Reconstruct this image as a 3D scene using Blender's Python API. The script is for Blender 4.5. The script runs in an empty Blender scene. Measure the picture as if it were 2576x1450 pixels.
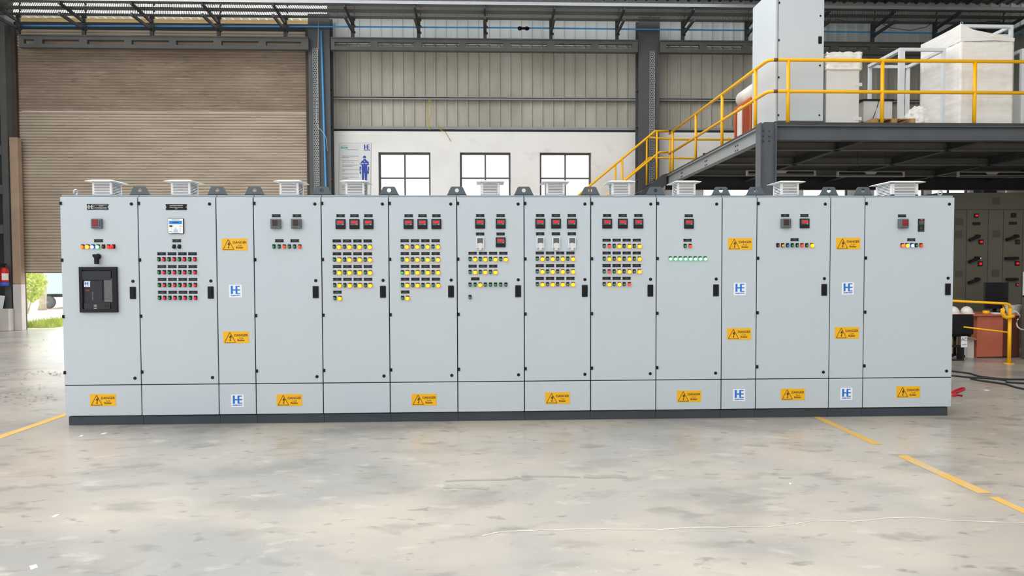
import bpy, bmesh, math, random
from mathutils import Vector, Matrix
random.seed(7)
C = bpy.context.scene.collection
PI = math.pi

# ------------------------------------------------------------------ camera model (a 23 mm phone lens, 2576 x 1450)
FPX = 1650.0
PITCH, YAW, ROLL = 0.030530, 0.034533, 0.003198
CAM = Vector((4.46912, -7.01219, 1.64729))
_fw = Vector((math.sin(YAW)*math.cos(PITCH), math.cos(YAW)*math.cos(PITCH), -math.sin(PITCH)))
_rt = Vector((math.cos(YAW), -math.sin(YAW), 0))
_dn = _fw.cross(_rt)
RT = _rt*math.cos(ROLL) + _dn*math.sin(ROLL)
DN = _rt*-math.sin(ROLL) + _dn*math.cos(ROLL)

def ray(px, py):
    return RT*((px-1288)/FPX) + DN*((py-725)/FPX) + _fw
def V(px, py, y):            # point of the photograph on the vertical plane Y = y
    d = ray(px, py); return CAM + d*((y-CAM.y)/d.y)
def VZ(px, py, z):           # ... on the horizontal plane Z = z
    d = ray(px, py); return CAM + d*((z-CAM.z)/d.z)
def VX(px, py, x):
    d = ray(px, py); return CAM + d*((x-CAM.x)/d.x)

# ------------------------------------------------------------------ materials
def lin(c):
    c = c/255.0
    return c/12.92 if c <= 0.04045 else ((c+0.055)/1.055)**2.4
def rgb(r, g, b): return (lin(r), lin(g), lin(b), 1.0)

def nodes_of(name):
    m = bpy.data.materials.new(name); m.use_nodes = True
    nt = m.node_tree; return m, nt, nt.nodes, nt.links, nt.nodes['Principled BSDF']

def mat(name, col, rough=0.5, metal=0.0, spec=0.5, var=0.06, vscale=3.0, bump=0.0, bscale=60.0, emit=None, estr=0.0):
    m, nt, N, L, b = nodes_of(name)
    c = rgb(*col)
    if var > 0:
        tc = N.new('ShaderNodeTexCoord'); n = N.new('ShaderNodeTexNoise')
        n.inputs['Scale'].default_value = vscale; n.inputs['Detail'].default_value = 4
        L.new(tc.outputs['Object'], n.inputs['Vector'])
        r = N.new('ShaderNodeValToRGB')
        r.color_ramp.elements[0].position = 0.3; r.color_ramp.elements[1].position = 0.7
        r.color_ramp.elements[0].color = tuple(x*(1-var) for x in c[:3])+(1,)
        r.color_ramp.elements[1].color = tuple(min(1, x*(1+var)) for x in c[:3])+(1,)
        L.new(n.outputs['Fac'], r.inputs['Fac']); L.new(r.outputs['Color'], b.inputs['Base Color'])
    else:
        b.inputs['Base Color'].default_value = c
    b.inputs['Roughness'].default_value = rough
    b.inputs['Metallic'].default_value = metal
    b.inputs['Specular IOR Level'].default_value = spec
    if bump > 0:
        tc2 = N.new('ShaderNodeTexCoord'); n2 = N.new('ShaderNodeTexNoise')
        n2.inputs['Scale'].default_value = bscale; n2.inputs['Detail'].default_value = 5
        L.new(tc2.outputs['Object'], n2.inputs['Vector'])
        bp = N.new('ShaderNodeBump'); bp.inputs['Strength'].default_value = bump; bp.inputs['Distance'].default_value = 0.02
        L.new(n2.outputs['Fac'], bp.inputs['Height']); L.new(bp.outputs['Normal'], b.inputs['Normal'])
    if emit:
        b.inputs['Emission Color'].default_value = rgb(*emit); b.inputs['Emission Strength'].default_value = estr
    return m

M = {}
def dm(key, *a, **k): M[key] = mat(key, *a, **k)
dm('cabinet_paint_lit', (206, 213, 218), 0.42, spec=0.4, var=0.012, vscale=1.5)  # paler copy of the cabinet paint, for the brighter light on the mezzanine
dm('cabinet_paint', (190, 199, 207), 0.42, spec=0.4, var=0.012, vscale=1.5)
dm('cabinet_frame', (150, 158, 164), 0.5, var=0.03)
dm('gasket_and_shadow_gap', (52, 58, 64), 0.8, var=0.02)
dm('plinth_grey', (56, 63, 72), 0.5, var=0.10, vscale=4)
dm('lug_grey', (82, 92, 99), 0.5, var=0.05)
dm('black_plastic', (13, 13, 15), 0.5, spec=0.25, var=0.05)
dm('black_soft', (27, 28, 32), 0.55, spec=0.25, var=0.05)
dm('dark_plastic', (44, 46, 52), 0.5, spec=0.3, var=0.04)
dm('meter_face', (84, 84, 90), 0.35, var=0.03)
dm('meter_grey', (98, 103, 108), 0.5, var=0.04)
dm('meter_glass', (52, 16, 20), 0.2, var=0.0)
dm('red_digits', (150, 0, 10), 0.4, var=0.0, emit=(255, 0, 16), estr=0.85)
dm('red_dim', (80, 6, 14), 0.4, var=0.0, emit=(150, 0, 16), estr=0.12)
dm('red_soft', (150, 0, 18), 0.4, var=0.0, emit=(200, 0, 24), estr=0.45)
dm('white_plastic', (236, 237, 238), 0.4, var=0.01)
dm('screen_grey', (92, 92, 98), 0.25, var=0.08, vscale=30)
dm('key_grey', (214, 216, 218), 0.45, var=0.01)
dm('lcd_blue', (0, 120, 205), 0.3, var=0.1, vscale=30, emit=(0, 120, 215), estr=0.25)
dm('lcd_text', (0, 40, 60), 0.5, var=0.0)
dm('pale_blue', (165, 190, 220), 0.5, var=0.0)
dm('mark_white', (190, 190, 190), 0.6, var=0.0)
dm('mark_bright', (235, 235, 235), 0.6, var=0.0)
dm('mark_grey', (112, 110, 110), 0.6, var=0.0)
dm('orange_print', (235, 90, 45), 0.5, var=0.0)
dm('sign_yellow', (240, 178, 0), 0.5, var=0.03, vscale=12)
dm('sign_black', (58, 40, 12), 0.6, var=0.0)
dm('sticker_white', (233, 236, 242), 0.4, var=0.01)
dm('logo_blue', (22, 112, 205), 0.45, var=0.02)
dm('poster_blue', (48, 70, 170), 0.5, var=0.05, vscale=30)
dm('poster_dark', (52, 58, 92), 0.5, var=0.0)
dm('poster_teal', (70, 170, 178), 0.5, var=0.0)
dm('poster_border', (188, 186, 180), 0.6, var=0.05)
dm('poster_paper', (226, 228, 228), 0.5, var=0.03, vscale=5)
dm('poster_text', (132, 138, 156), 0.6, var=0.0)
dm('lens_green_off', (52, 140, 78), 0.3, var=0.1, vscale=60)
dm('lens_green_dull', (92, 122, 78), 0.3, var=0.1, vscale=60)
dm('lens_green_on', (60, 190, 60), 0.3, var=0.0, emit=(60, 200, 30), estr=0.6)
dm('lens_red', (235, 20, 40), 0.3, var=0.0, emit=(240, 20, 40), estr=0.3)
dm('lens_darkred', (150, 12, 36), 0.3, var=0.0)
dm('lens_orangered', (255, 70, 20), 0.3, var=0.0, emit=(255, 62, 10), estr=1.0)
dm('lens_orange_on', (255, 110, 0), 0.3, var=0.0, emit=(255, 120, 0), estr=1.6)
dm('lens_amber_on', (255, 190, 0), 0.3, var=0.0, emit=(255, 196, 0), estr=2.2)
dm('lens_yellow_on', (255, 215, 20), 0.3, var=0.0, emit=(255, 216, 40), estr=2.2)
dm('lens_blue_on', (190, 225, 255), 0.3, var=0.0, emit=(190, 225, 255), estr=2.0)
dm('lens_cyan_green_on', (170, 255, 205), 0.3, var=0.0, emit=(165, 255, 205), estr=1.7)
dm('lens_yellow_off', (235, 180, 25), 0.3, var=0.0)
dm('lens_blue_off', (30, 130, 205), 0.3, var=0.0)
dm('halo_rim_orange', (255, 110, 0), 0.4, var=0.0, emit=(255, 100, 0), estr=1.3)  # glowing rims paint the halo around lit lamps
dm('halo_rim_red', (230, 40, 10), 0.4, var=0.0, emit=(255, 40, 10), estr=0.7)
dm('halo_rim_blue', (20, 60, 230), 0.4, var=0.0, emit=(20, 60, 255), estr=0.9)
dm('halo_rim_green', (10, 200, 70), 0.4, var=0.0, emit=(0, 225, 80), estr=1.1)
dm('vent_white', (228, 229, 230), 0.45, var=0.01)
dm('vent_cap', (236, 235, 230), 0.45, var=0.01)
dm('zinc', (190, 195, 198), 0.35, metal=0.6, var=0.05)
dm('steel_grey', (92, 92, 90), 0.55, var=0.10, vscale=2.5)
dm('steel_dark', (62, 64, 66), 0.6, var=0.12, vscale=3)
dm('steel_blue', (80, 82, 85), 0.5, var=0.10, vscale=3)
dm('steel_light', (150, 152, 152), 0.55, var=0.08, vscale=3)
dm('mezz_steel', (84, 88, 94), 0.5, var=0.10, vscale=3)
dm('mezz_side', (150, 154, 156), 0.5, var=0.06, vscale=3)
dm('deck_under', (70, 68, 66), 0.8, var=0.2, vscale=3)
dm('rail_yellow', (255, 188, 0), 0.38, var=0.03, vscale=6)
dm('rail_joint', (120, 78, 62), 0.6, var=0.2, vscale=60)
dm('blue_pipe', (78, 168, 236), 0.4, var=0.08, vscale=3)
dm('cable_black', (30, 31, 33), 0.6, var=0.1)
dm('cable_white', (205, 205, 205), 0.5, var=0.02)
dm('red_strap', (205, 28, 52), 0.5, var=0.05)
dm('rope_yellow', (190, 170, 70), 0.7, var=0.2, vscale=40)
dm('wood', (176, 138, 92), 0.7, var=0.18, vscale=12)
dm('guide_brown', (72, 62, 54), 0.7, var=0.15)
dm('joist_grey', (120, 118, 114), 0.6, var=0.08)
dm('hood_dark', (34, 36, 44), 0.7, var=0.1)
dm('crate_orange', (148, 56, 12), 0.6, var=0.08, vscale=5)
dm('crate_edge', (204, 96, 40), 0.6, var=0.05)
dm('frame_white', (222, 228, 232), 0.45, var=0.03)
dm('panel_white', (226, 226, 224), 0.5, var=0.03)
dm('mcc_grey', (90, 86, 76), 0.55, var=0.08, vscale=2)  # grey darkened to stand in for deep shade under the mezzanine
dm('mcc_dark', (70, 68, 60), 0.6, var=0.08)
dm('desk_brown', (196, 108, 82), 0.5, var=0.08, vscale=6)
dm('desk_dark', (92, 46, 36), 0.6, var=0.1)
dm('monitor_black', (26, 27, 36), 0.4, var=0.05)
dm('cardboard', (178, 150, 118), 0.8, var=0.08, vscale=8)
dm('extinguisher_red', (214, 32, 34), 0.35, var=0.04)
dm('extinguisher_blue', (60, 100, 200), 0.5, var=0.04)
dm('rubber', (120, 124, 128), 0.8, var=0.08)
dm('trailer_blue', (214, 236, 244), 0.5, var=0.06)  # blue lightened, outdoor glare put into the colour
dm('bark', (206, 196, 176), 0.9, var=0.2, vscale=8)
dm('leaf', (214, 238, 140), 0.6, var=0.35, vscale=4)  # green lightened for the same glare outside
dm('dry_leaf', (128, 100, 66), 0.8, var=0.3, vscale=30)
dm('concrete_pillar', (176, 150, 128), 0.8, var=0.10, vscale=2.5, bump=0.2)
dm('whitewash', (214, 208, 204), 0.8, var=0.08, vscale=3)
dm('lamp_housing', (170, 166, 158), 0.5, var=0.05)
dm('tube_off', (150, 150, 142), 0.3, var=0.02)
dm('paper', (236, 238, 240), 0.6, var=0.02)
dm('canopy', (196, 172, 124), 0.8, var=0.06)
dm('canopy_sheet', (235, 238, 240), 0.6, var=0.02)

def layered(name, base, stops, scale, stretch=(1, 1, 1), rough=0.8, detail=8, second=None, spec=0.3, distort=0.0, bump=0.0):
    """colour from a stretched noise; stops = [(pos, colour), ...]; second = (scale, stretch, colour, lo, hi) streaks on top"""
    m, nt, N, L, b = nodes_of(name)
    tc = N.new('ShaderNodeTexCoord')
    def noise(sc, st, det, dist=0.0):
        mp = N.new('ShaderNodeMapping'); mp.inputs['Scale'].default_value = st
        L.new(tc.outputs['Object'], mp.inputs['Vector'])
        n = N.new('ShaderNodeTexNoise'); n.inputs['Scale'].default_value = sc; n.inputs['Detail'].default_value = det
        n.inputs['Distortion'].default_value = dist
        L.new(mp.outputs['Vector'], n.inputs['Vector']); return n
    n = noise(scale, stretch, detail, distort)
    r = N.new('ShaderNodeValToRGB'); L.new(n.outputs['Fac'], r.inputs['Fac'])
    e = r.color_ramp.elements
    e[0].position, e[0].color = stops[0][0], rgb(*stops[0][1])
    e[1].position, e[1].color = stops[-1][0], rgb(*stops[-1][1])
    for p, c in stops[1:-1]:
        x = e.new(p); x.color = rgb(*c)
    col = r.outputs['Color']
    for s in (second or []):
        sc, st, c, lo, hi, amt = s
        n2 = noise(sc, st, 6, 0.2)
        r2 = N.new('ShaderNodeValToRGB'); r2.color_ramp.elements[0].position = lo; r2.color_ramp.elements[1].position = hi
        r2.color_ramp.elements[0].color = (0, 0, 0, 1); r2.color_ramp.elements[1].color = (amt, amt, amt, 1)
        L.new(n2.outputs['Fac'], r2.inputs['Fac'])
        mx = N.new('ShaderNodeMix'); mx.data_type = 'RGBA'
        L.new(r2.outputs['Color'], mx.inputs['Factor']); L.new(col, mx.inputs['A']); mx.inputs['B'].default_value = rgb(*c)
        col = mx.outputs['Result']
    L.new(col, b.inputs['Base Color'])
    b.inputs['Roughness'].default_value = rough; b.inputs['Specular IOR Level'].default_value = spec
    if bump:
        bp = N.new('ShaderNodeBump'); bp.inputs['Strength'].default_value = bump; bp.inputs['Distance'].default_value = 0.01
        L.new(n.outputs['Fac'], bp.inputs['Height']); L.new(bp.outputs['Normal'], b.inputs['Normal'])
    M[name] = m
    return m, nt, N, L, b, tc

layered('floor_concrete', None, [(0.34, (152, 151, 147)), (0.50, (168, 163, 155)), (0.66, (184, 174, 161))], 0.45,
        (0.8, 1.0, 1), 0.25, 10, [(1.3, (0.7, 1.2, 1), (136, 135, 130), 0.52, 0.70, 0.65), (3.6, (0.6, 1.2, 1), (138, 134, 127), 0.57, 0.67, 0.7),
                                  (0.8, (0.8, 1.2, 1), (192, 182, 167), 0.50, 0.66, 0.6), (9.0, (0.6, 1.2, 1), (126, 122, 115), 0.62, 0.70, 0.65), (5.0, (0.6, 1.1, 1), (202, 195, 183), 0.60, 0.72, 0.5), (42.0, (0.8, 1, 1), (214, 210, 202), 0.70, 0.75, 0.7)], spec=0.4, distort=0.6, bump=0.03)
dm('crack_filler', (206, 198, 186), 0.7, var=0.08, vscale=6)
dm('smudge', (153, 151, 144), 0.6, var=0.12, vscale=6)
layered('shutter_slats', None, [(0.30, (172, 156, 138)), (0.55, (186, 171, 154)), (0.75, (194, 181, 165))], 1.4, (0.5, 1, 2.5), 0.6, 6,
        [(3.0, (0.5, 1, 14), (212, 202, 188), 0.63, 0.70, 0.6), (1.6, (1.0, 1, 3), (140, 120, 102), 0.62, 0.78, 0.35)])
layered('shutter_dirty', None, [(0.30, (136, 118, 102)), (0.55, (150, 132, 116)), (0.75, (162, 146, 130))], 1.2, (0.5, 1, 2.0), 0.7, 6,
        [(3.2, (0.45, 1, 15), (192, 177, 160), 0.605, 0.665, 0.8), (2.6, (0.9, 1, 4), (92, 76, 64), 0.58, 0.74, 0.5)])
layered('cladding_darker', None, [(0.30, (166, 162, 150)), (0.55, (184, 180, 169)), (0.75, (196, 193, 183))], 1.3, (0.9, 1, 0.45), 0.65, 6,  # darker, warmer sheet tone with vertical streaks
        [(2.4, (6, 1, 0.5), (140, 134, 122), 0.60, 0.75, 0.5), (9.0, (1.5, 1, 0.4), (205, 203, 196), 0.64, 0.75, 0.4)])
layered('cladding_paler', None, [(0.30, (216, 224, 224)), (0.55, (228, 234, 233)), (0.75, (234, 238, 237))], 1.3, (1.2, 1, 0.5), 0.6, 6,  # paler, cooler sheet tone
        [(2.8, (5, 1, 0.6), (140, 146, 144), 0.64, 0.78, 0.5)])
layered('plaster_white', None, [(0.30, (238, 236, 233)), (0.5, (245, 244, 242)), (0.75, (247, 246, 245))], 1.1, (1, 1, 1), 0.85, 6,
        [(2.2, (0.8, 1, 1.2), (208, 205, 198), 0.62, 0.78, 0.6)])
layered('ground_sand', None, [(0.3, (206, 196, 180)), (0.7, (232, 226, 214))], 0.6, (1, 1, 1), 0.95, 8)
layered('roof_sheet', None, [(0.3, (70, 68, 62)), (0.5, (92, 89, 80)), (0.75, (128, 124, 112))], 1.6, (1, 1, 1), 0.7, 6)

layered('wrap_white', None, [(0.3, (240, 236, 230)), (0.6, (248, 246, 242))], 2.0, (1, 1, 6), 0.34, 7, [(3.0, (0.6, 0.6, 14), (226, 220, 212), 0.60, 0.72, 0.6)], spec=0.5, bump=1.0)
# worn yellow paint on the floor
def worn_paint():
    m, nt, N, L, b, tc = layered('floor_paint', None, [(0.34, (196, 180, 146)), (0.45, (214, 170, 88)), (0.7, (222, 172, 76))], 2.2, (1, 1, 1), 0.5, 8)
worn_paint()

def glass(name='window_glass'):
    m = bpy.data.materials.new(name); m.use_nodes = True; nt = m.node_tree; N, L = nt.nodes, nt.links
    N.clear(); out = N.new('ShaderNodeOutputMaterial'); t = N.new('ShaderNodeBsdfTransparent'); g = N.new('ShaderNodeBsdfGlossy')
    g.inputs['Roughness'].default_value = 0.08; t.inputs['Color'].default_value = (0.96, 0.97, 0.97, 1)
    fr = N.new('ShaderNodeFresnel'); fr.inputs['IOR'].default_value = 1.45; mx = N.new('ShaderNodeMixShader')
    L.new(fr.outputs[0], mx.inputs['Fac']); L.new(t.outputs[0], mx.inputs[1]); L.new(g.outputs[0], mx.inputs[2]); L.new(mx.outputs[0], out.inputs['Surface'])
    M[name] = m
glass()

def perforated(name, col, px, py, rad, band=None):
    """sheet metal with real see-through round holes, laid out in the object's own x / y"""
    m, nt, N, L, b = nodes_of(name)
    b.inputs['Base Color'].default_value = rgb(*col); b.inputs['Roughness'].default_value = 0.5; b.inputs['Metallic'].default_value = 0.2
    tc = N.new('ShaderNodeTexCoord'); sp = N.new('ShaderNodeSeparateXYZ'); L.new(tc.outputs['Object'], sp.inputs[0])
    def mth(op, a, bb=None):
        n = N.new('ShaderNodeMath'); n.operation = op
        for i, x in enumerate((a, bb)):
            if x is None: continue
            if isinstance(x, (int, float)): n.inputs[i].default_value = x
            else: L.new(x, n.inputs[i])
        return n.outputs[0]
    ys = mth('DIVIDE', sp.outputs[py[1]], py[0])
    row = mth('FLOOR', ys)
    xs = mth('ADD', mth('DIVIDE', sp.outputs[px[1]], px[0]), mth('MULTIPLY', row, 0.5))
    fx = mth('SUBTRACT', mth('FRACT', xs), 0.5); fy = mth('SUBTRACT', mth('FRACT', ys), 0.5)
    d = mth('SQRT', mth('ADD', mth('MULTIPLY', fx, fx), mth('MULTIPLY', fy, fy)))
    hole = mth('LESS_THAN', d, rad)
    if band:
        ok = None
        for lo, hi in band:
            w = mth('MULTIPLY', mth('GREATER_THAN', sp.outputs[py[1]], lo), mth('LESS_THAN', sp.outputs[py[1]], hi))
            ok = w if ok is None else mth('MAXIMUM', ok, w)
        hole = mth('MULTIPLY', hole, ok)
    a = mth('SUBTRACT', 1.0, hole); L.new(a, b.inputs['Alpha'])
    M[name] = m
perforated('tray_sheet', (120, 120, 116), (0.045, 'X'), (0.045, 'Y'), 0.31, [(0.17, 0.38), (0.62, 0.85)])
perforated('upright_tray', (150, 152, 152), (0.05, 'X'), (0.05, 'Z'), 0.33)

# ------------------------------------------------------------------ mesh builder
class MB:
    def __init__(s): s.bm = bmesh.new(); s.mi = 0
    def _tag(s, faces, m, smooth=False):
        for f in faces:
            f.material_index = m; f.smooth = smooth
    def box(s, x0, x1, y0, y1, z0, z1, m=0, bev=0.0, seg=2):
        r = bmesh.ops.create_cube(s.bm, size=1.0); vs = r['verts']
        for v in vs:
            v.co = Vector((x0+(v.co.x+.5)*(x1-x0), y0+(v.co.y+.5)*(y1-y0), z0+(v.co.z+.5)*(z1-z0)))
        fs = set(f for v in vs for f in v.link_faces)
        if bev > 0:
            es = list(set(e for v in vs for e in v.link_edges))
            q = bmesh.ops.bevel(s.bm, geom=es, offset=bev, segments=seg, affect='EDGES', profile=0.5)
            fs = set(q['faces']) | set(f for f in fs if f.is_valid) | set(f for v in q['verts'] for f in v.link_faces)
        s._tag(fs, m); return s
    def obox(s, p0, p1, w, h, m=0, up=Vector((0, 0, 1))):
        """square bar from p0 to p1, width w sideways, h along up"""
        p0, p1 = Vector(p0), Vector(p1); d = (p1-p0).normalized()
        side = d.cross(up).normalized(); u = side.cross(d).normalized()
        ring = []
        for p in (p0, p1):
            ring.append([s.bm.verts.new(p + side*(a*w/2) + u*(b*h/2)) for a, b in ((-1, -1), (1, -1), (1, 1), (-1, 1))])
        fs = [s.bm.faces.new(ring[0][::-1]), s.bm.faces.new(ring[1])]
        for i in range(4):
            j = (i+1) % 4; fs.append(s.bm.faces.new((ring[0][i], ring[0][j], ring[1][j], ring[1][i])))
        s._tag(fs, m); return s
    def tube(s, pts, r, n=10, m=0, cap=True, rads=None):
        pts = [Vector(p) for p in pts]; rings = []
        ref = Vector((0, 0, 1))
        for i, p in enumerate(pts):
            a = pts[max(i-1, 0)]; b = pts[min(i+1, len(pts)-1)]; d = (b-a).normalized()
            rf = ref if abs(d.dot(ref)) < 0.95 else Vector((1, 0, 0))
            u = d.cross(rf).normalized(); w = u.cross(d)
            rr = rads[i] if rads else r
            rings.append([s.bm.verts.new(p + (u*math.cos(t) + w*math.sin(t))*rr) for t in [2*PI*k/n for k in range(n)]])
        fs = []
        for i in range(len(rings)-1):
            for k in range(n):
                fs.append(s.bm.faces.new((rings[i][k], rings[i][(k+1) % n], rings[i+1][(k+1) % n], rings[i+1][k])))
        s._tag(fs, m, True)
        if cap:
            s._tag([s.bm.faces.new(rings[0][::-1]), s.bm.faces.new(rings[-1])], m)
        return s
    def cyl(s, p0, p1, r, n=16, m=0): return s.tube([p0, p1], r, n, m)
    def prism(s, poly, y0, y1, m=0):
        """polygon of (x, z) extruded in y"""
        a = [s.bm.verts.new((x, y0, z)) for x, z in poly]; b = [s.bm.verts.new((x, y1, z)) for x, z in poly]
        fs = [s.bm.faces.new(a), s.bm.faces.new(b[::-1])]
        for i in range(len(poly)):
            j = (i+1) % len(poly); fs.append(s.bm.faces.new((a[j], a[i], b[i], b[j])))
        s._tag(fs, m); return s
    def face(s, pts, m=0, smooth=False):
        s._tag([s.bm.faces.new([s.bm.verts.new(p) for p in pts])], m, smooth); return s
    def lathe(s, prof, axis0, axisdir, n=20, m=0):
        """prof = [(dist along axis, radius)...]"""
        d = Vector(axisdir).normalized(); o = Vector(axis0)
        s.tube([o + d*t for t, _ in prof], 0, n, m, True, [max(r, 1e-4) for _, r in prof]); return s
    def sphere(s, c, rx, ry, rz, m=0, u=14, v=8):
        r = bmesh.ops.create_uvsphere(s.bm, u_segments=u, v_segments=v, radius=1.0)
        for q in r['verts']: q.co = Vector((c[0]+q.co.x*rx, c[1]+q.co.y*ry, c[2]+q.co.z*rz))
        s._tag(set(f for q in r['verts'] for f in q.link_faces), m, True); return s
    def holed(s, outer, c, r, y0, y1, m=0, n=24):
        """plate in x / z with one round hole"""
        def hit(t):
            d = Vector((math.cos(t), math.sin(t))); best = None
            for i in range(len(outer)):
                a = Vector(outer[i])-Vector(c); b = Vector(outer[(i+1) % len(outer)])-Vector(c); e = b-a
                den = d.x*e.y-d.y*e.x
                if abs(den) < 1e-9: continue
                k = (a.x*e.y-a.y*e.x)/den; w = (a.x*d.y-a.y*d.x)/den
                if k > 0 and -1e-6 <= w <= 1+1e-6 and (best is None or k < best): best = k
            return (c[0]+d.x*best, c[1]+d.y*best)
        ang = sorted([2*PI*k/n for k in range(n)] + [math.atan2(p[1]-c[1], p[0]-c[0]) % (2*PI) for p in outer])
        O_ = [hit(t) for t in ang]; I_ = [(c[0]+r*math.cos(t), c[1]+r*math.sin(t)) for t in ang]
        vv = {}
        for nm, L_ in (('o', O_), ('i', I_)):
            for y, yy in ((0, y0), (1, y1)): vv[nm, y] = [s.bm.verts.new((x, yy, z)) for x, z in L_]
        fs = []; k = len(ang)
        for i in range(k):
            j = (i+1) % k
            fs.append(s.bm.faces.new((vv['o', 0][i], vv['o', 0][j], vv['i', 0][j], vv['i', 0][i])))
            fs.append(s.bm.faces.new((vv['o', 1][j], vv['o', 1][i], vv['i', 1][i], vv['i', 1][j])))
            fs.append(s.bm.faces.new((vv['o', 0][j], vv['o', 0][i], vv['o', 1][i], vv['o', 1][j])))
            fs.append(s.bm.faces.new((vv['i', 0][i], vv['i', 0][j], vv['i', 1][j], vv['i', 1][i])))
        s._tag(fs, m); return s
    def grid(s, x0, x1, z0, z1, y0, y1, holes, m=0):
        """wall slab in x / z with rectangular holes (x0,x1,z0,z1)"""
        xs = sorted({x0, x1} | {h[0] for h in holes} | {h[1] for h in holes}); zs = sorted({z0, z1} | {h[2] for h in holes} | {h[3] for h in holes})
        xs = [x for x in xs if x0 <= x <= x1]; zs = [z for z in zs if z0 <= z <= z1]
        inh = lambda cx, cz: any(h[0] < cx < h[1] and h[2] < cz < h[3] for h in holes)
        cell = {}
        for i in range(len(xs)-1):
            for j in range(len(zs)-1): cell[i, j] = not inh((xs[i]+xs[i+1])/2, (zs[j]+zs[j+1])/2)
        vs = {}
        def vt(i, j, y):
            if (i, j, y) not in vs: vs[i, j, y] = s.bm.verts.new((xs[i], (y0, y1)[y], zs[j]))
            return vs[i, j, y]
        fs = []
        for (i, j), ok in cell.items():
            if not ok: continue
            fs.append(s.bm.faces.new((vt(i, j, 0), vt(i+1, j, 0), vt(i+1, j+1, 0), vt(i, j+1, 0))))
            fs.append(s.bm.faces.new((vt(i, j+1, 1), vt(i+1, j+1, 1), vt(i+1, j, 1), vt(i, j, 1))))
            for di, dj, a, b in ((-1, 0, (i, j), (i, j+1)), (1, 0, (i+1, j+1), (i+1, j)), (0, -1, (i+1, j), (i, j)), (0, 1, (i, j+1), (i+1, j+1))):
                if not cell.get((i+di, j+dj), False):
                    fs.append(s.bm.faces.new((vt(*a, 0), vt(*b, 0), vt(*b, 1), vt(*a, 1))))
        s._tag(fs, m); return s
    def xform(s, mtx): bmesh.ops.transform(s.bm, matrix=mtx, verts=s.bm.verts); return s
    def mesh(s, name, mats):
        bmesh.ops.recalc_face_normals(s.bm, faces=s.bm.faces)
        me = bpy.data.meshes.new(name); s.bm.to_mesh(me); s.bm.free()
        for k in (mats if isinstance(mats, (list, tuple)) else [mats]): me.materials.append(M[k])
        return me

def put(name, data, parent=None, loc=(0, 0, 0), rot=None, label=None, cat=None, group=None, kind=None):
    o = bpy.data.objects.new(name, data); C.objects.link(o); o.location = loc
    if rot: o.rotation_euler = rot
    if parent is not None: o.parent = parent
    if label: o['label'] = label
    if cat: o['category'] = cat
    if group: o['group'] = group
    if kind: o['kind'] = kind
    return o
def obj(name, mb, mats, parent=None, loc=(0, 0, 0), **k): return put(name, mb.mesh(name, mats), parent, loc, **k)
def thing(name, loc, label, cat, group=None, rot=None): return put(name, None, None, loc, rot, label, cat, group)
CACHE = {}
def shared(key, fn):
    if key not in CACHE: CACHE[key] = fn()
    return CACHE[key]

def text_mesh(s, size, matkey, bold=0.0, width=None, height=None):
    cu = bpy.data.curves.new('lettering', 'FONT'); cu.body = s; cu.size = size; cu.align_x = 'CENTER'; cu.align_y = 'CENTER'; cu.offset = bold
    o = bpy.data.objects.new('lettering', cu); C.objects.link(o)
    bpy.context.view_layer.update()
    me = bpy.data.meshes.new_from_object(o.evaluated_get(bpy.context.evaluated_depsgraph_get()))
    bpy.data.objects.remove(o); bpy.data.curves.remove(cu)
    if width:
        xs = [v.co.x for v in me.vertices]; ys = [v.co.y for v in me.vertices]
        sx = width/(max(xs)-min(xs)); sy = height/(max(ys)-min(ys)) if height else sx
        me.transform(Matrix.Diagonal((sx, sy, 1, 1)) @ Matrix.Translation((-(max(xs)+min(xs))/2, -(max(ys)+min(ys))/2, 0)))
    me.transform(Matrix.Rotation(PI/2, 4, 'X'))
    me.materials.clear(); me.materials.append(M[matkey]); me.name = 'lettering'
    return me
# ------------------------------------------------------------------ logo and signs
def logo_rects(x0, z0, w, h):
    """the joined H and E of the company logo; unit box -> rectangles"""
    R = [(0, .22, 0, 1), (.22, .50, .42, .58), (.50, .70, 0, 1), (.70, .97, .885, 1), (.70, 1.0, .43, .575), (.70, 1.0, 0, .11)]
    return [(x0+a*w, x0+b*w, z0+c*h, z0+d*h) for a, b, c, d in R]
def add_logo(b, x0, z0, w, h, y0, y1, m=0):
    for a, bb, c, d in logo_rects(x0, z0, w, h): b.box(a, bb, y0, y1, c, d, m)
def strokes(b, x0, x1, z, h, y0, y1, m=0, seed=1, gap=0.35):
    """a line of tiny unreadable lettering"""
    r = random.Random(seed); x = x0
    while x < x1:
        w = h*r.uniform(.35, 1.0); e = min(x+w, x1)
        b.box(x, e, y0, y1, z-h/2*r.uniform(.6, 1), z+h/2*r.uniform(.6, 1), m); x = e+h*gap*r.uniform(.5, 1.4)

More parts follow.
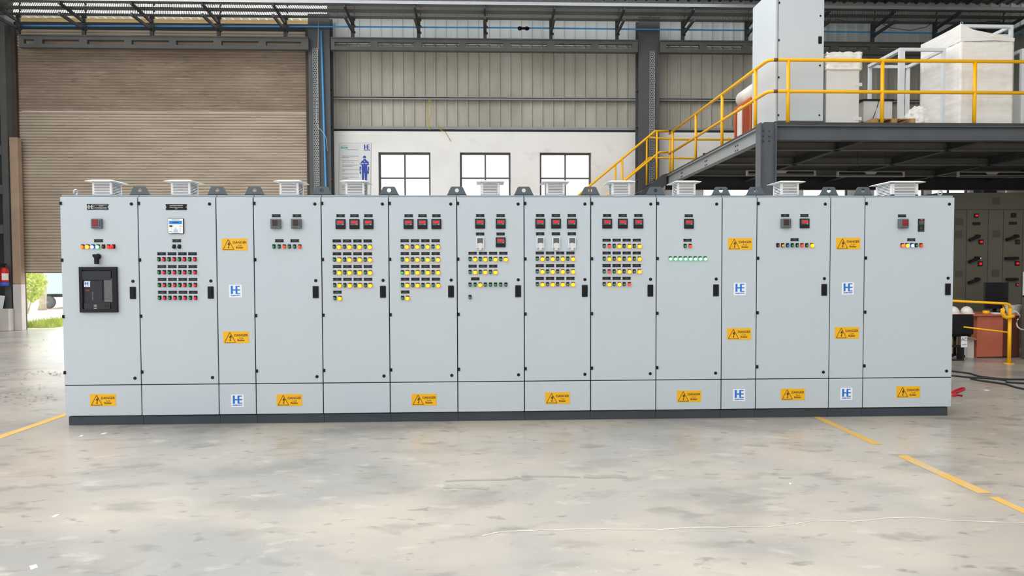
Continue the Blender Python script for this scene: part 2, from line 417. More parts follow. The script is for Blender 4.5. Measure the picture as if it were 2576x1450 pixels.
DANGER = text_mesh('DANGER', 0.052, 'sign_black', 0.0011, .141, .0262)
LIVE = text_mesh('Live', 0.036, 'sign_black', 0, .041); BUSBAR = text_mesh('Busbar', 0.036, 'sign_black', 0.0010, .077)
def sign_plate():
    w, h = .133, .0625
    n = .006
    return MB().prism([(-w, -h), (w, -h), (w, -n), (w-.008, 0), (w, n), (w, h), (-w, h), (-w, n), (-w+.008, 0), (-w, -n)], -.0025, 0).mesh('danger_sign', 'sign_yellow')
def sign_symbol():
    b = MB(); t = .005
    A, B_, T = (-.119, -.053), (-.006, -.053), (-.064, .052)
    def bar(p, q, w):
        p, q = Vector(p), Vector(q); d = (q-p).normalized(); s_ = Vector((-d.y, d.x))*w/2
        b.prism([tuple(p+s_), tuple(p-s_), tuple(q-s_), tuple(q+s_)], -.0008, 0)
    for p, q in ((A, B_), (B_, T), (T, A)): bar(p, q, t)
    b.prism([(-.056, .026), (-.050, .020), (-.062, -.002), (-.072, .000)], -.0008, 0)       # lightning bolt
    b.prism([(-.072, .000), (-.052, .012), (-.046, .008), (-.066, -.006)], -.0009, 0)
    b.prism([(-.052, .012), (-.045, .010), (-.061, -.034), (-.066, -.030)], -.0010, 0)
    b.prism([(-.070, -.026), (-.062, -.042), (-.052, -.032)], -.0011, 0)
    return b.mesh('symbol', 'sign_black')
def danger_sign(root, x, z, y):
    s = put('danger_sign', shared('danger', sign_plate), root, (x, y, z), label='yellow danger sign with a black lightning triangle')
    put('symbol', shared('symbol', sign_symbol), s, (0, -.0027, 0))
    put('lettering', DANGER, s, (.055, -.0030, .022)); put('lettering', LIVE, s, (.056, -.0030, -.008)); put('lettering', BUSBAR, s, (.054, -.0030, -.031))
def logo_sticker(root, x, z, y):
    s = put('logo_sticker', shared('sticker', lambda: MB().box(-.067, .067, -.0018, 0, -.067, .067, bev=.001).mesh('logo_sticker', 'sticker_white')), root, (x, y, z), label='white sticker with a blue HE logo')
    def mk():
        b = MB(); add_logo(b, -.048, -.030, .098, .086, -.0008, 0); strokes(b, -.048, .050, -.046, .013, -.0007, 0, 0, 5, .2); return b.mesh('logo', 'logo_blue')
    put('logo', shared('logo', mk), s, (0, -.002, 0))

# ------------------------------------------------------------------ instruments
def plate_mesh(w, h):
    n = h*.22
    return MB().prism([(-w, -h), (w, -h), (w, -n), (w-n*1.3, -n*.7), (w-n*1.6, 0), (w-n*1.3, n*.7), (w, n), (w, h), (-w, h), (-w, n), (-w+n*1.3, n*.7), (-w+n*1.6, 0), (-w+n*1.3, -n*.7), (-w, -n)], -.003, 0).mesh('nameplate', 'black_soft')
NPC = [0]
def nameplate(root, x, z, y):
    o = put('nameplate', shared('np', lambda: plate_mesh(.045, .0155)), root, (x, y, z))
    k = NPC[0] % 5; NPC[0] += 1
    def mk():
        b = MB(); hw = (.022, .028, .017, .025, .020)[k]
        if k in (0, 3): strokes(b, -hw, hw, 0, .005, -.0006, 0, 0, k+11, .3)
        else: strokes(b, -hw*.6, hw*.6, .0045, .0045, -.0006, 0, 0, k+21, .3); strokes(b, -hw, hw, -.0045, .0045, -.0006, 0, 0, k+31, .3)
        return b.mesh('lettering', 'mark_grey')
    put('lettering', shared(('np', k), mk), o, (0, -.0031, 0))

def holder_mesh():
    b = MB(); pts = [(-.0155, .026), (.0155, .026), (.0155, -.003)] + [(.0165*math.cos(t), -.003+.0165*math.sin(t)) for t in [-PI*k/10 for k in range(1, 10)]] + [(-.0155, -.003)]
    b.prism(pts, -.009, 0, 0)
    return b.mesh('indicator_lamp', 'black_plastic')
LENS = {  # colour key: (lens material, rim material, radius); lit lamps widened to mimic bloom
    'g': ('lens_green_off', 'black_soft', .0138), 'd': ('lens_green_dull', 'black_soft', .0138), 'G': ('lens_green_on', 'black_soft', .0135), 'r': ('lens_red', 'lens_darkred', .0145),
    'k': ('lens_darkred', 'black_soft', .0125), 'o': ('lens_orangered', 'halo_rim_red', .0150), 'O': ('lens_orange_on', 'halo_rim_red', .0165),
    'a': ('lens_amber_on', 'halo_rim_orange', .0190), 'y': ('lens_yellow_on', 'halo_rim_orange', .0185), 'B': ('lens_blue_on', 'halo_rim_blue', .0175),
    'C': ('lens_cyan_green_on', 'halo_rim_green', .0165), 'Y': ('lens_yellow_off', 'black_soft', .0150), 'b': ('lens_blue_off', 'black_soft', .0140)}
def lens_mesh(key):
    lm, rm, r = LENS[key]
    b = MB(); b.lathe([(0, r*1.12), (.008, r*1.12), (.0095, r)], (0, 0, 0), (0, -1, 0), 18, 1)
    b.lathe([(.0095, r*.98), (.014, r*.97), (.0175, r*.8), (.019, r*.45), (.0195, .0005)], (0, 0, 0), (0, -1, 0), 18, 0)
    return b.mesh('lens', [lm, rm])
LBL = {'g': 'unlit green lamp', 'd': 'unlit green lamp', 'G': 'green lamp', 'r': 'red lamp', 'k': 'dark red lamp', 'o': 'lit red-orange lamp', 'O': 'lit orange lamp', 'a': 'lit amber lamp', 'y': 'lit yellow lamp',
       'B': 'lit blue lamp', 'C': 'lit pale green lamp', 'Y': 'unlit yellow lamp', 'b': 'unlit blue lamp'}
def lamp(root, x, z, y, key):
    o = put('indicator_lamp', shared('holder', holder_mesh), root, (x, y, z), label=LBL[key])
    put('lens', shared(('lens', key), lambda: lens_mesh(key)), o, (0, -.0092, -.002))
def push_button(root, x, z, y):
    o = put('push_button', shared('holder_b', holder_mesh), root, (x, y, z), label='black push button')
    put('button_cap', shared('btn', lambda: MB().lathe([(0, .0155), (.011, .0155), (.013, .013), (.013, .001)], (0, 0, 0), (0, -1, 0), 18).mesh('button_cap', 'black_soft')), o, (0, -.0092, -.002))
def mushroom_button(root, x, z, y):
    o = put('emergency_button', shared('holder_m', holder_mesh), root, (x, y, z), label='red mushroom-head emergency button')
    def mk():
        b = MB(); b.lathe([(0, .012), (.016, .012), (.020, .020), (.026, .0215), (.032, .018), (.035, .010), (.036, .001)], (0, 0, 0), (0, -1, 0), 20); return b.mesh('button_cap', 'lens_red')
    put('button_cap', shared('mush', mk), o, (-.004, -.0092, -.002))

def digital_meter(root, x, z, y):
    def bez():
        b = MB(); b.box(-.052, .052, -.014, 0, -.052, .052, bev=.003); return b.mesh('digital_meter', 'black_soft')
    o = put('digital_meter', shared('dmb', bez), root, (x, y, z))
    put('faceplate', shared('dmf', lambda: MB().prism([(-.040, -.012), (.040, -.012), (.040, .040), (-.040, .040)], -.0015, 0).mesh('faceplate', 'meter_face')), o, (0, -.0141, 0))
    def disp():
        b = MB(); b.prism([(-.030, .011), (-.025, .008), (.025, .008), (.030, .011), (.030, .030), (-.030, .030)], -.001, 0, 1)
        seg = {'a': (.1, .9, .9, 1), 'g': (.1, .9, .45, .55), 'd': (.1, .9, 0, .1), 'f': (0, .16, .5, 1), 'b': (.84, 1, .5, 1), 'e': (0, .16, 0, .5), 'c': (.84, 1, 0, .5)}
        for k, s_ in enumerate(('abged', 'abcdefg', 'abgcd', 'acdefg')):
            for q in s_:
                u0, u1, v0, v1 = seg[q]; X, Z, w, h = -.025+k*.0132, .0115, .0098, .0155
                b.box(X+u0*w, X+u1*w, -.0016, -.001, Z+v0*h, Z+v1*h, 0)
        return b.mesh('display', ['red_digits', 'red_digits'])
    put('display', shared('dmd', disp), o, (0, -.0157, 0))
    put('button', shared('dmk', lambda: MB().cyl((0, 0, 0), (0, -.003, 0), .0042, 10).mesh('button', 'mark_bright')), o, (.025, -.0157, -.004))
    def let():
        b = MB(); strokes(b, -.036, -.012, .036, .004, -.0005, 0, 0, 3, .2); strokes(b, -.012, .034, .036, .002, -.0005, 0, 0, 4, .5); strokes(b, -.026, -.008, -.004, .005, -.0005, 0, 0, 6, .6); return b.mesh('lettering', 'mark_grey')
    put('lettering', shared('dml', let), o, (0, -.0158, 0))
def power_meter(root, x, z, y, lit):
    o = put('power_meter', shared('pmb', lambda: MB().box(-.053, .053, -.034, 0, -.051, .051, bev=.006).mesh('power_meter', 'meter_grey')), root, (x, y, z))
    dx = {0: 0, 1: -.006, 2: .014}[lit]
    def disp():
        b = MB(); b.box(-.029, .029, -.0015, 0, -.032, .032, 0)
        if lit:
            for k in range(3):
                for j in range(4): b.box(-.022+j*.0115, -.0145+j*.0115, -.0022, -.0015, .012-k*.017, .024-k*.017, 1)
        return b.mesh('display', ['meter_glass' if not lit else 'red_dim', 'red_soft'])
    put('display', shared(('pmd', lit), disp), o, (dx-.003, -.0342, .008))
    def keys():
        b = MB()
        for k in range(5): b.box(.036, .044, -.002, 0, .024-k*.013, .031-k*.013)
        for k in range(5): b.box(-.034+k*.013, -.026+k*.013, -.002, 0, -.042, -.037)
        return b.mesh('keys', 'dark_plastic')
    put('keys', shared('pmk', keys), o, (0, -.0342, 0))
    put('status_light', shared('pms', lambda: MB().box(-.005, .005, -.001, 0, -.003, .003).mesh('status_light', 'lens_green_off')), o, (-.042, -.0342, .044))
def big_plate(root, x, z, y, kind):
    o = put('nameplate', shared('bnp', lambda: plate_mesh(.108, .0305)), root, (x, y, z), label='large black nameplate')
    b = MB()
    if kind == 0:
        add_logo(b, -.095, -.021, .056, .044, -.0007, 0)
        b.box(-.036, -.034, -.0006, 0, -.028, .028)
        for k, (a, c, zz) in enumerate(((-.028, .100, .021), (.012, .062, .009), (-.028, .094, -.006), (-.028, .100, -.020))): strokes(b, a, c, zz, .008, -.0006, 0, 0, 40+k, .2)
    else:
        strokes(b, -.068, .068, .017, .011, -.0006, 0, 0, 51, .28); strokes(b, -.068, .068, -.002, .010, -.0006, 0, 0, 52, .2); strokes(b, -.012, .012, -.018, .009, -.0006, 0, 0, 53, .2)
    put('lettering', b.mesh('lettering', 'mark_white'), o, (0, -.0031, 0))
def controller(root, x, z, y):
    o = put('controller', MB().box(-.081, .081, -.014, 0, -.081, .081, bev=.008, seg=3).mesh('controller', 'dark_plastic'), root, (x, y, z), label='white controller with a blue screen')
    put('faceplate', MB().box(-.076, .076, -.003, 0, -.076, .076, bev=.002).mesh('faceplate', 'white_plastic'), o, (0, -.014, 0))
    b = MB(); b.box(-.066, .066, -.001, 0, .022, .054, 0); strokes(b, -.033, .033, .038, .014, -.0016, -.001, 1, 9, .12)
    put('screen', b.mesh('screen', ['lcd_blue', 'lcd_text']), o, (0, -.0172, 0))
    b = MB()
    for i in range(4):
        for j in range(2): b.box(-.021+i*.011, -.012+i*.011, -.002, 0, -.060+j*.014, -.050+j*.014)
    b.cyl((0, 0, -.026), (0, -.002, -.026), .006, 10)
    put('keypad', b.mesh('keypad', 'pale_blue'), o, (0, -.0172, 0))
    put('port', MB().box(-.015, .015, -.004, 0, -.008, .008, bev=.003).mesh('port', 'dark_plastic'), o, (-.047, -.0172, .0))
    b = MB(); strokes(b, -.038, .038, .065, .006, -.0005, 0, 0, 61, .2); strokes(b, .040, .067, .0, .006, -.0005, 0, 0, 62, .2); strokes(b, -.066, -.034, -.056, .006, -.0005, 0, 0, 63, .2)
    strokes(b, -.038, .040, -.072, .005, -.0005, 0, 0, 64, .2)
    for k in range(5): b.box(.040, .054, -.0005, 0, -.020-k*.010, -.0185-k*.010)
    put('lettering', b.mesh('lettering', 'mark_grey'), o, (0, -.0172, 0))
def drive_keypad(root, x, z, y):
    def out(w, t, b_, e): return [(-w, t), (w, t), (w, b_), (w-e*.4, b_-e*.6), (0, b_-e*1.9), (-w+e*.4, b_-e*.6), (-w, b_)]
    def mk():
        b = MB(); b.prism(out(.039, .064, -.048, .012), -.022, 0); return b.mesh('drive_keypad', 'white_plastic')
    o = put('drive_keypad', shared('dk', mk), root, (x, y, z), label='white keypad with a dark screen')
    put('screen', shared('dks', lambda: MB().box(-.0315, .0315, -.0015, 0, .000, .058).mesh('screen', 'screen_grey')), o, (0, -.0222, 0))
    def kp():
        b = MB(); b.prism([(-.028, .000), (-.010, .006), (.010, .006), (.028, .000), (.028, -.044), (.022, -.052), (0, -.060), (-.022, -.052), (-.028, -.044)], -.004, 0, 0)
        b.box(-.022, -.016, -.0045, -.004, -.044, -.036, 1)
        return b.mesh('keypad', ['key_grey', 'orange_print'])
    put('keypad', shared('dkk', kp), o, (0, -.0222, 0))
    put('rim', shared('dkr', lambda: MB().holed([(-.031, -.058+.0), (.031, -.058), (.031, .0), (-.031, .0)], (0, -.029), .0005, -.0012, 0, n=4).mesh('rim', 'mark_grey')), o, (0, -.0221, 0))
def breaker(root, x, z, y, w, h):
    b = MB(); t = .034
    for a in ((-w, w, h-t, h), (-w, w, -h, -h+t), (-w, -w+t, -h+t, h-t), (w-t*1.4, w, -h+t, h-t)): b.box(a[0], a[1], -.03, 0, a[2], a[3], bev=.003)
    o = put('circuit_breaker', b.mesh('circuit_breaker', 'black_soft'), root, (x, y, z), label='black circuit breaker window frame')
    put('front_plate', MB().box(-w+t, w-t*1.4, -.012, 0, -h+t, h-t, bev=.002).mesh('front_plate', 'dark_plastic'), o, (0, 0, 0))
    cx = -.010; iw = w-t*1.2
    put('upper_cover', MB().box(-iw, iw-.006, -.014, 0, .100, h-t-.012, bev=.004).mesh('upper_cover', 'dark_plastic'), o, (cx, -.012, 0))
    put('slot', MB().box(-.012, .012, -.003, 0, -.115, .142).mesh('slot', 'black_plastic'), o, (.047, -.013, 0))
    b = MB(); b.box(-.045, .045, -.010, 0, -.125, .115, 0, bev=.003); b.box(-.040, .040, -.011, -.010, .108, .112, 1); b.box(-.040, .040, -.011, -.010, -.123, -.120, 1)
    for k, (a, c) in enumerate(((-.02, .012), (.004, .012), (-.016, -.012), (.010, -.028), (.012, -.046))): b.box(a, a+.014, -.0108, -.010, c, c+.010, 2)
    put('trip_unit', b.mesh('trip_unit', ['screen_grey', 'mark_white', 'mark_grey']), o, (.103, -.012, 0))
    b = MB(); b.box(-.0315, .0315, -.002, 0, -.031, .031, 0, bev=.001); add_logo(b, -.022, -.012, .046, .036, -.0026, -.002, 1); strokes(b, -.022, .024, -.021, .006, -.0026, -.002, 1, 71, .2)
    put('logo_sticker', b.mesh('logo_sticker', ['sticker_white', 'logo_blue']), o, (-.118, -.013, .060))
    b = MB(); b.box(-.020, .018, -.003, 0, -.004, .010, 0); put('release_button', b.mesh('release_button', 'lens_darkred'), o, (-.110, -.013, -.010))
    b = MB(); b.box(-.150, .118, -.012, 0, -.205, -.140, 0, bev=.003)
    for k in range(3): b.box(-.048, -.018, -.0125, -.012, -.165-k*.016, -.158-k*.016, 1)
    for k in range(2): b.box(.068+k*.022, .078+k*.022, -.0125, -.012, -.185, -.155, 2)
    put('lower_cover', b.mesh('lower_cover', ['dark_plastic', 'mark_white', 'black_plastic']), o, (0, -.012, 0))
    b = MB(); strokes(b, -.036, .050, 0, .016, -.001, 0, 0, 77, .3); me = b.mesh('lettering', 'mark_grey'); me.transform(Matrix.Rotation(PI/2, 4, 'Y')); put('lettering', me, o, (-.062, -.0135, -.060))
def rotary_switch(root, x, z, y):
    b = MB(); b.lathe([(0, .030), (.006, .030), (.010, .022), (.014, .020)], (0, 0, .022), (0, -1, 0), 20)
    o = put('rotary_switch', b.mesh('rotary_switch', 'black_soft'), root, (x, y, z), label='black rotary switch with a winged grip')
    b = MB(); b.prism([(-.013, -.058), (.013, -.058), (.016, -.05), (.016, .005), (.034, .026), (.032, .042), (.018, .045), (.006, .034), (-.006, .034), (-.018, .045), (-.032, .042), (-.034, .026), (-.016, .005), (-.016, -.05)], -.034, 0)
    put('grip', b.mesh('grip', 'black_plastic'), o, (0, -.014, 0))
def slim_keypad(root, x, z, y):
    o = put('drive_panel', MB().box(-.035, .035, -.008, 0, -.070, .070, bev=.003).mesh('drive_panel', 'black_soft'), root, (x, y, z), label='slim black drive panel')
    put('badge', MB().box(-.014, .014, -.001, 0, -.005, .005).mesh('badge', 'orange_print'), o, (.002, -.0082, .063))
    put('screen', MB().box(-.027, .027, -.001, 0, -.018, .018).mesh('screen', 'meter_face'), o, (0, -.0082, .033))
    b = MB()
    for k in range(4): b.box(-.026+k*.014, -.018+k*.014, -.001, 0, .002, .008); b.box(-.026+k*.014, -.018+k*.014, -.001, 0, -.064, -.058)
    b.tube([(.002+.016*math.cos(t), -.0012, -.030+.016*math.sin(t)) for t in [2*PI*k/16 for k in range(17)]], .0015, 6, 0, False)
    b.box(-.004, .008, -.001, 0, -.034, -.026)
    put('keys', b.mesh('keys', 'mark_grey'), o, (0, -.0082, 0))

# ------------------------------------------------------------------ cabinets
H, SPLIT, PL = 2.40, 0.4290, 0.092
SEAM = [0.0, .7979, 1.6022, 1.9902, 2.6966, 3.4048, 4.1265, 4.8428, 5.5587, 6.2690, 6.9843, 7.3650, 8.1749, 8.5546, 9.5524]
DOORY = 0.0
def vent_mesh(w):
    b = MB(); h = .148; p = w*.11
    for sx in (0, 1):
        for sy in (0, 1): b.box(sx*(w-p), sx*(w-p)+p, sy*(w-p), sy*(w-p)+p, 0, h)
    b.box(0, w, 0, w, 0, .018); b.box(0, w, 0, w, h-.008, h)
    b.box(p*.5, w-p*.5, p*.5, w-p*.5, .01, h-.005, 1)
    return b.mesh('roof_vent', ['vent_white', 'cabinet_frame'])
def slat_mesh(w):
    b = MB(); p = w*.11; n = 7
    for k in range(n):
        z = .024+k*.0168; t = .011
        for s in range(4):
            v = [(p, .004, z+t), (w-p, .004, z+t), (w-p, -.006, z), (p, -.006, z)]
            lo = [(x, y+.0015, zz-.002) for x, y, zz in v]
            R = Matrix.Translation((w/2, w/2, 0)) @ Matrix.Rotation(s*PI/2, 4, 'Z') @ Matrix.Translation((-w/2, -w/2, 0))
            vv = [b.bm.verts.new(R @ Vector(q)) for q in v+lo]
            for f in ((0, 1, 2, 3), (7, 6, 5, 4), (0, 3, 7, 4), (1, 5, 6, 2), (3, 2, 6, 7), (0, 4, 5, 1)): b.bm.faces.new([vv[i] for i in f])
    return b.mesh('louvre_slats', 'vent_white')
def cap_mesh(w):
    b = MB(); o = .05; i = .0
    lo = [(-o, -o, 0), (w+o, -o, 0), (w+o, w+o, 0), (-o, w+o, 0)]; hi = [(-i, -i, .02), (w+i, -i, .02), (w+i, w+i, .02), (-i, w+i, .02)]
    L_ = [b.bm.verts.new(q) for q in lo]; L2 = [b.bm.verts.new((x, y, z+.004)) for x, y, z in lo]; U = [b.bm.verts.new(q) for q in hi]
    b.bm.faces.new(L_[::-1]); b.bm.faces.new(U)
    for k in range(4):
        j = (k+1) % 4; b.bm.faces.new((L_[k], L_[j], L2[j], L2[k])); b.bm.faces.new((L2[k], L2[j], U[j], U[k]))
    return b.mesh('vent_cap', 'vent_cap')
def roof_vent(root, x, w, y=.10):
    o = put('roof_vent', shared(('vent', w), lambda: vent_mesh(w)), root, (x, y, H+.026))
    put('louvre_slats', shared(('slat', w), lambda: slat_mesh(w)), o)
    put('vent_cap', shared(('cap', w), lambda: cap_mesh(w)), o, (0, 0, .148))
def lug_mesh():
    b = MB(); b.holed([(-.105, 0), (.105, 0), (.066, .084), (.052, .092), (-.052, .092), (-.066, .084)], (0, .052), .0215, 0, .008)
    b.box(-.105, .105, 0, .055, 0, .008); return b.mesh('lifting_bracket', 'lug_grey')
def lug(root, x): put('lifting_bracket', shared('lug', lug_mesh), root, (x, .045, H+.0275), label='dark grey lifting bracket with a round hole')
def eye_bolt(root, x, y):
    b = MB(); b.tube([(.024*math.cos(t), 0, .040+.024*math.sin(t)) for t in [2*PI*k/24 for k in range(25)]], .0085, 10, 0, False)
    b.lathe([(0, .016), (.008, .016), (.010, .010), (.020, .009)], (0, 0, 0), (0, 0, 1), 14)
    put('eye_bolt', b.mesh('eye_bolt', 'zinc'), root, (x, y, H+.026), rot=(0, 0, 1.35 if x < .1 and y < .125 and root is cab[0] else 0), label='steel eye bolt')

def zrow(py, ref=1235): return V(ref, py, 0).z
HINGE_Z = [V(158, y, 0).z for y in (512, 655, 797, 938)]
LOCK_Z = [V(335, y, 0).z for y in (513.5, 708, 952)]
HAND_Z = V(331, 737.3, 0).z
GROUP = 'control cabinets bolted in one row'
def cabinet(i, label, hinged=True):
    x0, x1 = SEAM[i], SEAM[i+1]; w = x1-x0
    root = thing('electrical_cabinet', (x0, 0, 0), label, 'electrical cabinet', GROUP)
    b = MB(); g = .0025
    b.box(g, w-g, .030, .78, PL+.008, H+.026, 0, bev=.003)
    b.box(g+.001, w-g-.001, .012, .030, PL+.014, H-.004, 1)
    put('body', b.mesh('body', ['cabinet_frame', 'gasket_and_shadow_gap']), root)
    b = MB(); b.box(.005, w-.005, .0, .016, SPLIT+.004, H, bev=.004, seg=2)
    door = put('door' if hinged else 'cover_panel', b.mesh('door', 'cabinet_paint'), root)
    b = MB(); b.box(.005, w-.005, .0, .016, PL+.012, SPLIT-.006, bev=.004, seg=2)
    low = put('lower_cover', b.mesh('lower_cover', 'cabinet_paint'), root)
    b = MB(); b.box(.024 if i == 0 else .001, w-.024 if i == 13 else w-.001, .028, .74, 0, PL, bev=.002); put('plinth', b.mesh('plinth', 'plinth_grey'), root)
    scr = lambda: MB().cyl((0, 0, 0), (0, -.002, 0), .0055, 8).mesh('screw', 'zinc')
    for sx in (.022, w-.022):
        for z in (SPLIT-.065, PL+.075): put('screw', shared('screw', scr), low, (sx, 0, z))
    if hinged:
        for z in HINGE_Z: put('hinge', shared('hinge', lambda: MB().box(-.011, .011, -.009, .004, -.017, .017, bev=.002).mesh('hinge', 'black_plastic')), door, (.013, 0, z), label='black hinge')
        for z in LOCK_Z: put('lock', shared('lock', lambda: MB().lathe([(0, .0165), (.004, .0165), (.006, .014), (.006, .001)], (0, 0, 0), (0, -1, 0), 18).mesh('lock', 'black_plastic')), door, (w-.064, 0, z), label='black round lock')
        def hm():
            b = MB(); b.box(-.031, .031, -.010, 0, -.064, .064, 0, bev=.006, seg=3); b.box(-.019, .019, -.016, -.009, -.044, .050, 1, bev=.004); return b.mesh('handle', ['black_soft', 'black_plastic'])
        put('handle', shared('handle', hm), door, (w-.066, 0, HAND_Z), label='black swing handle')
    else:
        for sx in (.020, w-.020):
            for z in (H-.06, 1.72, 1.12, .5): put('screw', shared('screw', scr), door, (sx, 0, z))
    return root
def X(root, px, py, d=0.0): p = V(px, py, d); return p.x-root.location.x, p.z

def meters(root, pts, fn=digital_meter, *a):
    for px, py in pts: x, z = X(root, px, py); fn(root, x, z, DOORY, *a)
def rows(root, plates_x, plates_y, lamps_x, lamps_y, keys):
    """rows of nameplates above rows of lamps; columns share one x, rows one z"""
    for r, (py, ly) in enumerate(zip(plates_y, lamps_y)):
        ks = keys[r]
        for k, px in enumerate(plates_x[:(len(ks)+1)//2]): nameplate(root, X(root, px, plates_y[0])[0], X(root, px, py)[1], DOORY)
        for k, lx in enumerate(lamps_x[:len(ks)]): lamp(root, X(root, lx, lamps_y[0])[0], X(root, lx, ly)[1], DOORY, ks[k])
def plates(root, pts):
    for px, py in pts: x, z = X(root, px, py); nameplate(root, x, z, DOORY)
def lamps(root, xs, y, keys):
    for px, k in zip(xs, keys): x, z = X(root, px, y); lamp(root, x, z, DOORY, k)
def signs(root, *pts):
    for px, py in pts: x, z = X(root, px, py); danger_sign(root, x, z, DOORY)
def stickers(root, *pts):
    for px, py in pts: x, z = X(root, px, py); logo_sticker(root, x, z, DOORY)
def vent(root, px, w=.20): roof_vent(root, V(px, 480, .10).x-root.location.x, w)

LABELS = [
 'light grey electrical cabinet with a large black circuit breaker in its door',
 'light grey electrical cabinet with a white controller above four rows of green and red lamps',
 'narrow light grey cabinet with danger signs, between the green-and-red lamp cabinet and the two-meter cabinet',
 'light grey cabinet with two square grey meters above one row of six lamps',
 'light grey cabinet with five amber lamp rows, next to the cabinet with only six lamps',
 'light grey cabinet with five amber lamp rows, next to the single-white-keypad cabinet',
 'light grey cabinet with a single white keypad among three red-digit meters',
 'light grey cabinet with three white keypads in a row above amber lamps',
 'light grey cabinet with lamps in amber, green and red, next to the eight-green-lamp cabinet',
 'light grey cabinet with a row of eight bright green lamps below one meter',
 'narrow light grey cabinet with danger signs, next to the cabinet of eight bright green lamps',
 'light grey cabinet with one grey and one red-digit meter above eight mixed-colour lamps',
 'narrow light grey cabinet with danger signs, next to the widest cabinet',
 'widest light grey cabinet of the row, with the biggest roof vent and an eye bolt']
cab = [cabinet(i, LABELS[i], i not in (2, 10, 12)) for i in range(14)]
for i in range(1, 14): lug(cab[i], 0.0)
eye_bolt(cab[0], .095, .12); eye_bolt(cab[13], SEAM[14]-SEAM[13]-.085, .12)
for i, px in ((0, 232), (1, 430), (3, 703), (4, 869), (6, 1210), (7, 1374), (8, 1539), (9, 1704), (11, 1964.7)): vent(cab[i], px)
vent(cab[13], 2243, .30)

c = cab[0]
x, z = X(c, 246, 521); big_plate(c, x, z, DOORY, 0)
meters(c, [(246, 563.5)], power_meter, 1); plates(c, [(248, 606)])
lamps(c, (208.8, 221.5, 234.5, 247.5, 260.8, 273.9), 621.5, 'OyBCko')
x, z = X(c, 286.3, 621.5); mushroom_button(c, x, z, DOORY)
x, z = X(c, 247.5, 651); rotary_switch(c, x, z, DOORY)
a, b_ = V(201.8, 672, 0), V(298.7, 786, 0); breaker(c, (a.x+b_.x)/2, (a.z+b_.z)/2, DOORY, (b_.x-a.x)/2, (a.z-b_.z)/2)
signs(c, (259, 1007))
c = cab[1]
x, z = X(c, 443.7, 521.4); big_plate(c, x, z, DOORY, 1)
x, z = X(c, 443.5, 569.4); controller(c, x, z, DOORY)
plates(c, [(444.8, 606)])
for px in (438.6, 451.7): x, z = X(c, px, 621.6); push_button(c, x, z, DOORY)
rows(c, (406.6, 432.7, 458.6, 484.3), (638.8, 671, 703.4, 735.7), (400.2, 413, 425.8, 438.9, 451.7, 464.5, 477.6, 490.7), (653.5, 686, 718.3, 750.6), ['grgrgrgr']*4)
c = cab[2]
signs(c, (590, 615.5), (594, 849)); stickers(c, (592.5, 733), (597.5, 1009))
c = cab[3]
plates(c, [(695, 543), (747, 543), (702.8, 606), (741.5, 606)]); meters(c, [(695, 563.8), (746.6, 563.6)], power_meter, 0)
lamps(c, (689.4, 702.5, 715.3, 728.1, 741.2, 754.3), 621.4, 'ggoggo'); signs(c, (728, 1007))
am = 'gadagaga'
c = cab[4]
plates(c, [(856.8, 543), (891.6, 543), (926.7, 543)]); meters(c, [(857, 564.3), (891.9, 564.3), (927, 564.3)])
rows(c, (847.3, 873.1, 899, 924.9), (606.5, 638.8, 670.9, 703.1, 735.4), (841.1, 853.7, 866.7, 879.6, 892.6, 905.2, 918.5, 931), (621.9, 654.2, 686.5, 718.8, 751), ['gadadaga', 'gagadaga', 'dadadaga', 'gadadada', 'ga'])
c = cab[5]
plates(c, [(1027.9, 543), (1062.7, 543), (1097.8, 543)]); meters(c, [(1027.9, 564.2), (1062.7, 564.2), (1097.8, 564.2)])
rows(c, (1018.2, 1044, 1069.9, 1095.8), (606, 638.3, 670.6, 702.8, 735), (1011.8, 1024.3, 1037.6, 1050.2, 1063.3, 1076.1, 1089.1, 1102), (621.6, 653.9, 686.2, 718.4, 750.6), ['gadagaga', am, 'Gagagada', am, 'ga'])
signs(c, (1067, 1006))
c = cab[6]
plates(c, [(1207.8, 542.7), (1259.5, 542.7), (1207.8, 589), (1259.5, 589)]); meters(c, [(1207.8, 563.2), (1259.5, 563.2), (1259.5, 610)])
x, z = X(c, 1207.8, 613.2); drive_keypad(c, x, z, DOORY)
LX7 = (1182.4, 1195.2, 1208, 1220.8, 1233.7, 1246.5, 1259.5, 1272.3)
rows(c, (1188.8, 1214.7, 1240.3, 1265.9), (637.5, 670), LX7, (653.0, 685.4), ['gagagaga', 'gagaga'])
plates(c, [(1195.5, 702)]); lamps(c, LX7, 717.3, 'ggaggggg'); lamps(c, (1182.4,), 748.7, 'g')
c = cab[7]
plates(c, [(x_, y_) for y_ in (542.5, 588.6) for x_ in (1358.7, 1398.4, 1438.3)]); meters(c, [(1358.9, 563), (1398.6, 563), (1438.4, 563)])
for px in (1359.4, 1398.8, 1438.8): x, z = X(c, px, 613); drive_keypad(c, x, z, DOORY)
rows(c, (1357.9, 1383.5, 1409.1, 1434.8), (636.8, 668.8, 700.8), (1351.5, 1364.5, 1377.1, 1390.2, 1402.5, 1415.5, 1428.1, 1441.2), (652, 684.1, 716.2), ['gagadaga', 'gagadada', 'gadadada'])
signs(c, (1402.5, 1002))
c = cab[8]
plates(c, [(1527.2, 542.5), (1566.4, 542.5), (1605.6, 542.5)]); meters(c, [(1527.2, 563), (1566.5, 563), (1605.7, 563)])
rows(c, (1526, 1551.3, 1576.4, 1601.8), (604.5, 636.8, 668.5, 700.6), (1519.8, 1532.4, 1544.9, 1557.7, 1570, 1583.1, 1595.4, 1608.2), (620, 652, 683.9, 715.9), ['gogadada', am, 'gogadada', 'gagado'])
c = cab[9]
